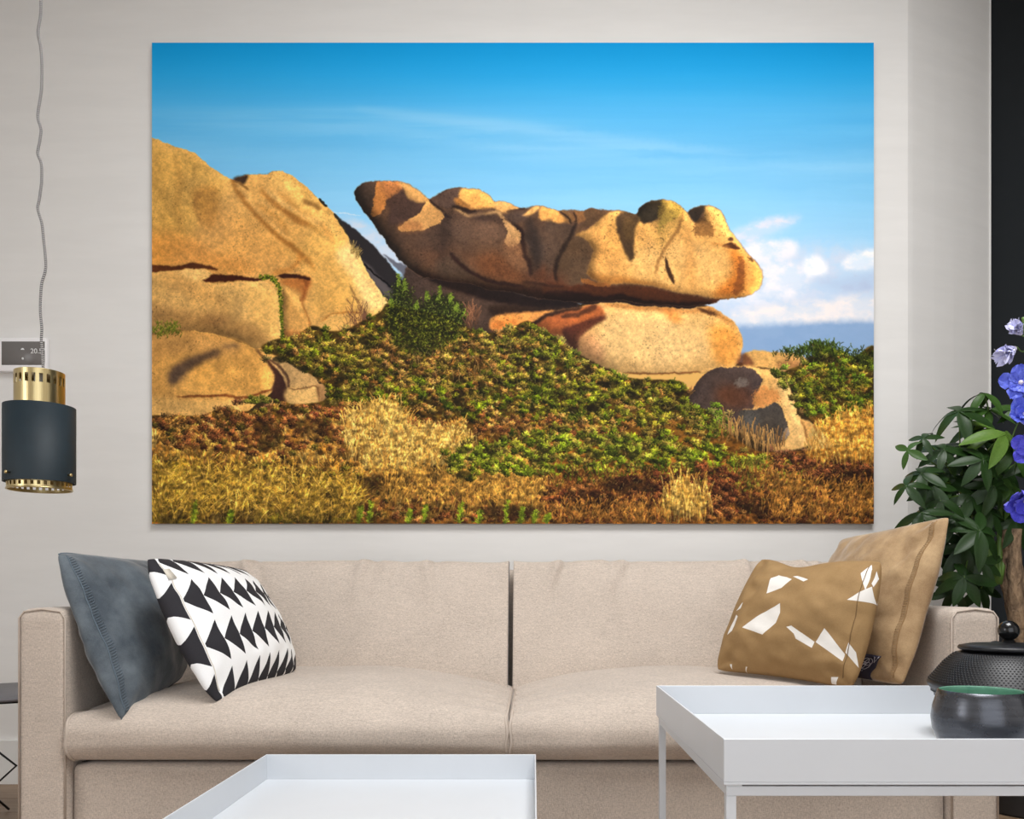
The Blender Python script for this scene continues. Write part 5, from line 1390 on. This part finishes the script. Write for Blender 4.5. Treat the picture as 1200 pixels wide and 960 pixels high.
hubs = [  # (px, py, depth, normal, size, leaflets, tone)
 (1154, 461, 2.72, (0, -.5, .8), .075, 5, 1), (1124, 482, 2.66, (-.2, -.5, .7), .095, 6, 0), (1157, 480, 2.74, (.1, -.5, .8), .09, 7, 1),
 (1082, 514, 2.62, (-.5, -.6, .5), .06, 5, 0), (1064, 528, 2.60, (-.6, -.5, .3), .06, 4, 1), (1106, 527, 2.64, (-.2, -.7, .6), .085, 7, 0),
 (1152, 538, 2.60, (.1, -.8, .55), .09, 7, 0), (1187, 531, 2.62, (.1, -.9, .4), .07, 6, 1), (1062, 570, 2.58, (-.6, -.5, .5), .065, 5, 0),
 (1080, 555, 2.60, (-.4, -.6, .6), .075, 6, 0), (1094, 571, 2.62, (-.3, -.8, .4), .085, 6, 0), (1102, 587, 2.60, (-.3, -.8, .5), .075, 5, 0),
 (1131, 522, 2.70, (0, -.6, .7), .08, 7, 0), (1164, 503, 2.66, (.2, -.6, .7), .095, 6, 2), (1178, 508, 2.60, (.3, -.7, .6), .10, 5, 2),
 (1080, 601, 2.60, (-.4, -.6, .6), .085, 6, 0), (1148, 622, 2.58, (0, -.8, .5), .095, 7, 0), (1130, 677, 2.62, (-.2, -.9, .4), .085, 7, 0),
 (1120, 560, 2.70, (-.1, -.8, .5), .09, 7, 0), (1140, 580, 2.66, (.1, -.8, .4), .095, 7, 0), (1165, 570, 2.64, (.1, -.9, .4), .09, 7, 0),
 (1118, 610, 2.66, (-.2, -.8, .4), .09, 7, 0), (1160, 600, 2.68, (.1, -.8, .5), .09, 7, 0), (1130, 640, 2.68, (-.1, -.9, .3), .09, 7, 0),
 (1152, 660, 2.72, (0, -.9, .3), .085, 7, 0), (1185, 570, 2.70, (.2, -.8, .5), .095, 7, 1), (1190, 610, 2.74, (.2, -.8, .4), .09, 7, 0),
 (1145, 500, 2.78, (0, -.6, .7), .085, 7, 0), (1110, 545, 2.76, (-.2, -.7, .6), .085, 7, 0), (1175, 548, 2.76, (.1, -.8, .5), .09, 7, 0),
 (1100, 650, 2.74, (-.3, -.8, .3), .075, 6, 0), (1116, 692, 2.70, (-.2, -.9, .2), .075, 6, 0), (1160, 640, 2.80, (.1, -.8, .4), .09, 7, 0),
 (1200, 480, 2.74, (.3, -.6, .6), .09, 6, 1), (1210, 540, 2.72, (.3, -.7, .5), .095, 6, 0), (1098, 622, 2.80, (-.3, -.8, .4), .085, 7, 0),
 (1135, 556, 2.82, (0, -.8, .5), .09, 7, 0), (1150, 690, 2.84, (0, -.9, .3), .08, 6, 0), (1225, 600, 2.76, (.3, -.7, .5), .09, 6, 0), (1172, 520, 2.84, (.1, -.7, .6), .09, 7, 0), (1122, 600, 2.85, (-.1, -.8, .5), .09, 7, 0)]
forks = [rel(1126, 575, 2.74), rel(1150, 590, 2.76), rel(1172, 560, 2.78), rel(1140, 640, 2.78), rel(1165, 640, 2.80), rel(1195, 580, 2.82)]
bm = bmesh.new(); crown = rel(1172, 662, 2.74)
for f_ in forks:
    tube(bm, curve_pts([crown-Vector((0, -.01, .06)), (crown+f_)/2+Vector((0, 0, -.01)), f_], 4), [.011, .0105, .010, .0095, .009, .0085, .008, .0075, .007][:9], 8)
finish('branches', bm, M_STALK, plant)
for (px, py, Y, n_, size, cnt, tone) in hubs:
    tip = rel(px, py, Y); base = min(forks, key=lambda q: (q-tip).length+max(0, q.z-tip.z)*2)
    umbrella_leaf(tip, base, Vector(n_), size, cnt, tone, start=rng.uniform(0, 6.28))

# ------------------------------------------------------------------ delphinium in a vase on the taller table
FX, FY = 1.02, 1.60
k = NT('vase_glass'); k.color((.86, .9, .9, 1)); k.b.inputs['Transmission Weight'].default_value = 1; k.b.inputs['Roughness'].default_value = .03; k.b.inputs['IOR'].default_value = 1.45
vase = tag(finish('vase', lathe(bmesh.new(), [(0, 0), (.036, 0), (.042, .006), (.046, .06), (.034, .16), (.026, .20), (.029, .215), (.027, .215), (.0235, .20), (.031, .16), (.043, .06), (.038, .01), (0, .008)], 40), k.m, loc=(FX, FY, TRAY_Z)), 'clear glass vase on the taller tray table holding the blue delphinium', 'vase')
dz0 = TRAY_Z+.012
del_ = thing('delphinium', 'cut delphinium stem of blue blossoms rising beside the umbrella plant', 'flower', (FX, FY, dz0))
def drel(px, py, Y): return P(px, py, Y)-Vector((FX, FY, dz0))
bm = bmesh.new()
stem_pts = [Vector((.012, 0, 0)), Vector((-.006, 0, .205)), drel(1222, 640, 1.60), drel(1212, 560, 1.60), drel(1208, 470, 1.60), drel(1203, 400, 1.60), drel(1199, 372, 1.60)]
tube(bm, curve_pts(stem_pts, 5), .0032, 8); finish('stem', bm, M_STALK, del_)
def petal_mat(name, c0, c1):
    k = NT(name); f = k.noise(k.coords(), 45, 3); k.color(k.mix(k.ramp(f, .35, .65), srgb(*c0), srgb(*c1)))
    k.b.inputs['Roughness'].default_value = .6; k.b.inputs['Sheen Weight'].default_value = .2; return k.m
M_BLUEP = petal_mat('blue_petal', (52, 66, 206), (128, 146, 246)); M_PALE = petal_mat('pale_petal', (176, 180, 232), (232, 230, 250)); M_DEEP = petal_mat('deep_petal', (44, 48, 190), (108, 102, 238))
M_EYE = plain('flower_eye', (228, 218, 226), .7)
def petal_mesh(m, cup):
    bm = bmesh.new(); n = 8; rows = []
    for i in range(n+1):
        t = i/n; w = .44*math.sin(math.pi*(.08+.80*t))**.7*(.4+.7*t if t < .6 else 1.0-.15*(t-.6))
        if i == n: w *= .55
        rows.append([bm.verts.new((t, s*w, cup*(t*t)*.5+.14*s*s*(1-.5*t)+.10*t*math.sin(7*t+5.5*s)+.05*math.sin(13*t-9*s))) for s in (-1, -.66, -.33, 0, .33, .66, 1)])
    for a, b in zip(rows, rows[1:]):
        for j in range(6): bm.faces.new((a[j], a[j+1], b[j+1], b[j]))
    me = bpy.data.meshes.new('petal'); bm.to_mesh(me); bm.free(); me.materials.append(m)
    for p in me.polygons: p.use_smooth = True
    return me
PM = {(n, c): petal_mesh(m, c) for n, m in (('b', M_BLUEP), ('p', M_PALE), ('d', M_DEEP)) for c in (.15, .5, 1.4)}
def blossom(c, n, size, tone, cup, rot=0.0, petals=5, lab=None):
    n = Vector(n).normalized(); bm = bmesh.new()
    near = min(curve_pts(stem_pts, 5), key=lambda q: (q-c).length+abs(q.z-c.z)*.3)
    tube(bm, curve_pts([near, (near+c)/2-Vector((0, 0, .004)), c-n*.004], 3), .0013, 5)
    fo = finish('flower', bm, M_STALK, del_)
    if lab: fo['label'] = lab
    bm = bmesh.new(); bmesh.ops.create_icosphere(bm, subdivisions=2, radius=size*.13)
    for v in bm.verts: v.co = v.co+c+n*size*.08
    finish('flower_eye', bm, M_EYE, fo)
    a = n.orthogonal().normalized(); b = n.cross(a)
    for ring, (cnt, sc, of) in enumerate(((petals, 1.0, 0), (petals, .72, .6))):
        for i in range(cnt):
            q = rot+2*math.pi*(i+of)/cnt; d = a*math.cos(q)+b*math.sin(q)
            tilt = {.15: .12, .5: .45, 1.4: 1.25}[cup]+ring*.25
            d2 = (d*math.cos(tilt)+n*math.sin(tilt)).normalized(); up = (n-d2*n.dot(d2)).normalized(); sd = up.cross(d2)
            o = bpy.data.objects.new('petal', PM[(tone, cup)]); COL.objects.link(o)
            M = Matrix(((d2.x, sd.x, up.x, 0), (d2.y, sd.y, up.y, 0), (d2.z, sd.z, up.z, 0), (0, 0, 0, 1)))
            s = size*sc*rng.uniform(.92, 1.06)
            o.matrix_local = Matrix.Translation(c)@M@Matrix.Diagonal((s, s, s, 1)); o.parent = fo
blossom(drel(1196, 449, 1.56), (-.35, -.9, .1), .036, 'b', .15, .3)
blossom(drel(1190, 408, 1.57), (-.8, -.2, -.45), .034, 'p', 1.4, .2, 5, 'pale lilac half-open bell blossom')
blossom(drel(1197, 392, 1.58), (-.5, -.3, .35), .026, 'p', 1.4, .9, 5, 'pale lilac bud at the tip')
blossom(drel(1201, 486, 1.56), (-.4, -.85, .2), .036, 'b', .5, .8)
blossom(drel(1208, 524, 1.56), (-.5, -.85, 0), .036, 'd', .15, .1)
blossom(drel(1203, 586, 1.56), (-.4, -.6, -.5), .044, 'd', .5, .5)
blossom(drel(1216, 560, 1.58), (.5, -.8, 0), .036, 'b', .15, .9)
blossom(drel(1220, 430, 1.58), (.6, -.7, .2), .034, 'b', .15, .2)
blossom(drel(1225, 500, 1.58), (.7, -.6, .1), .036, 'b', .15, .6)
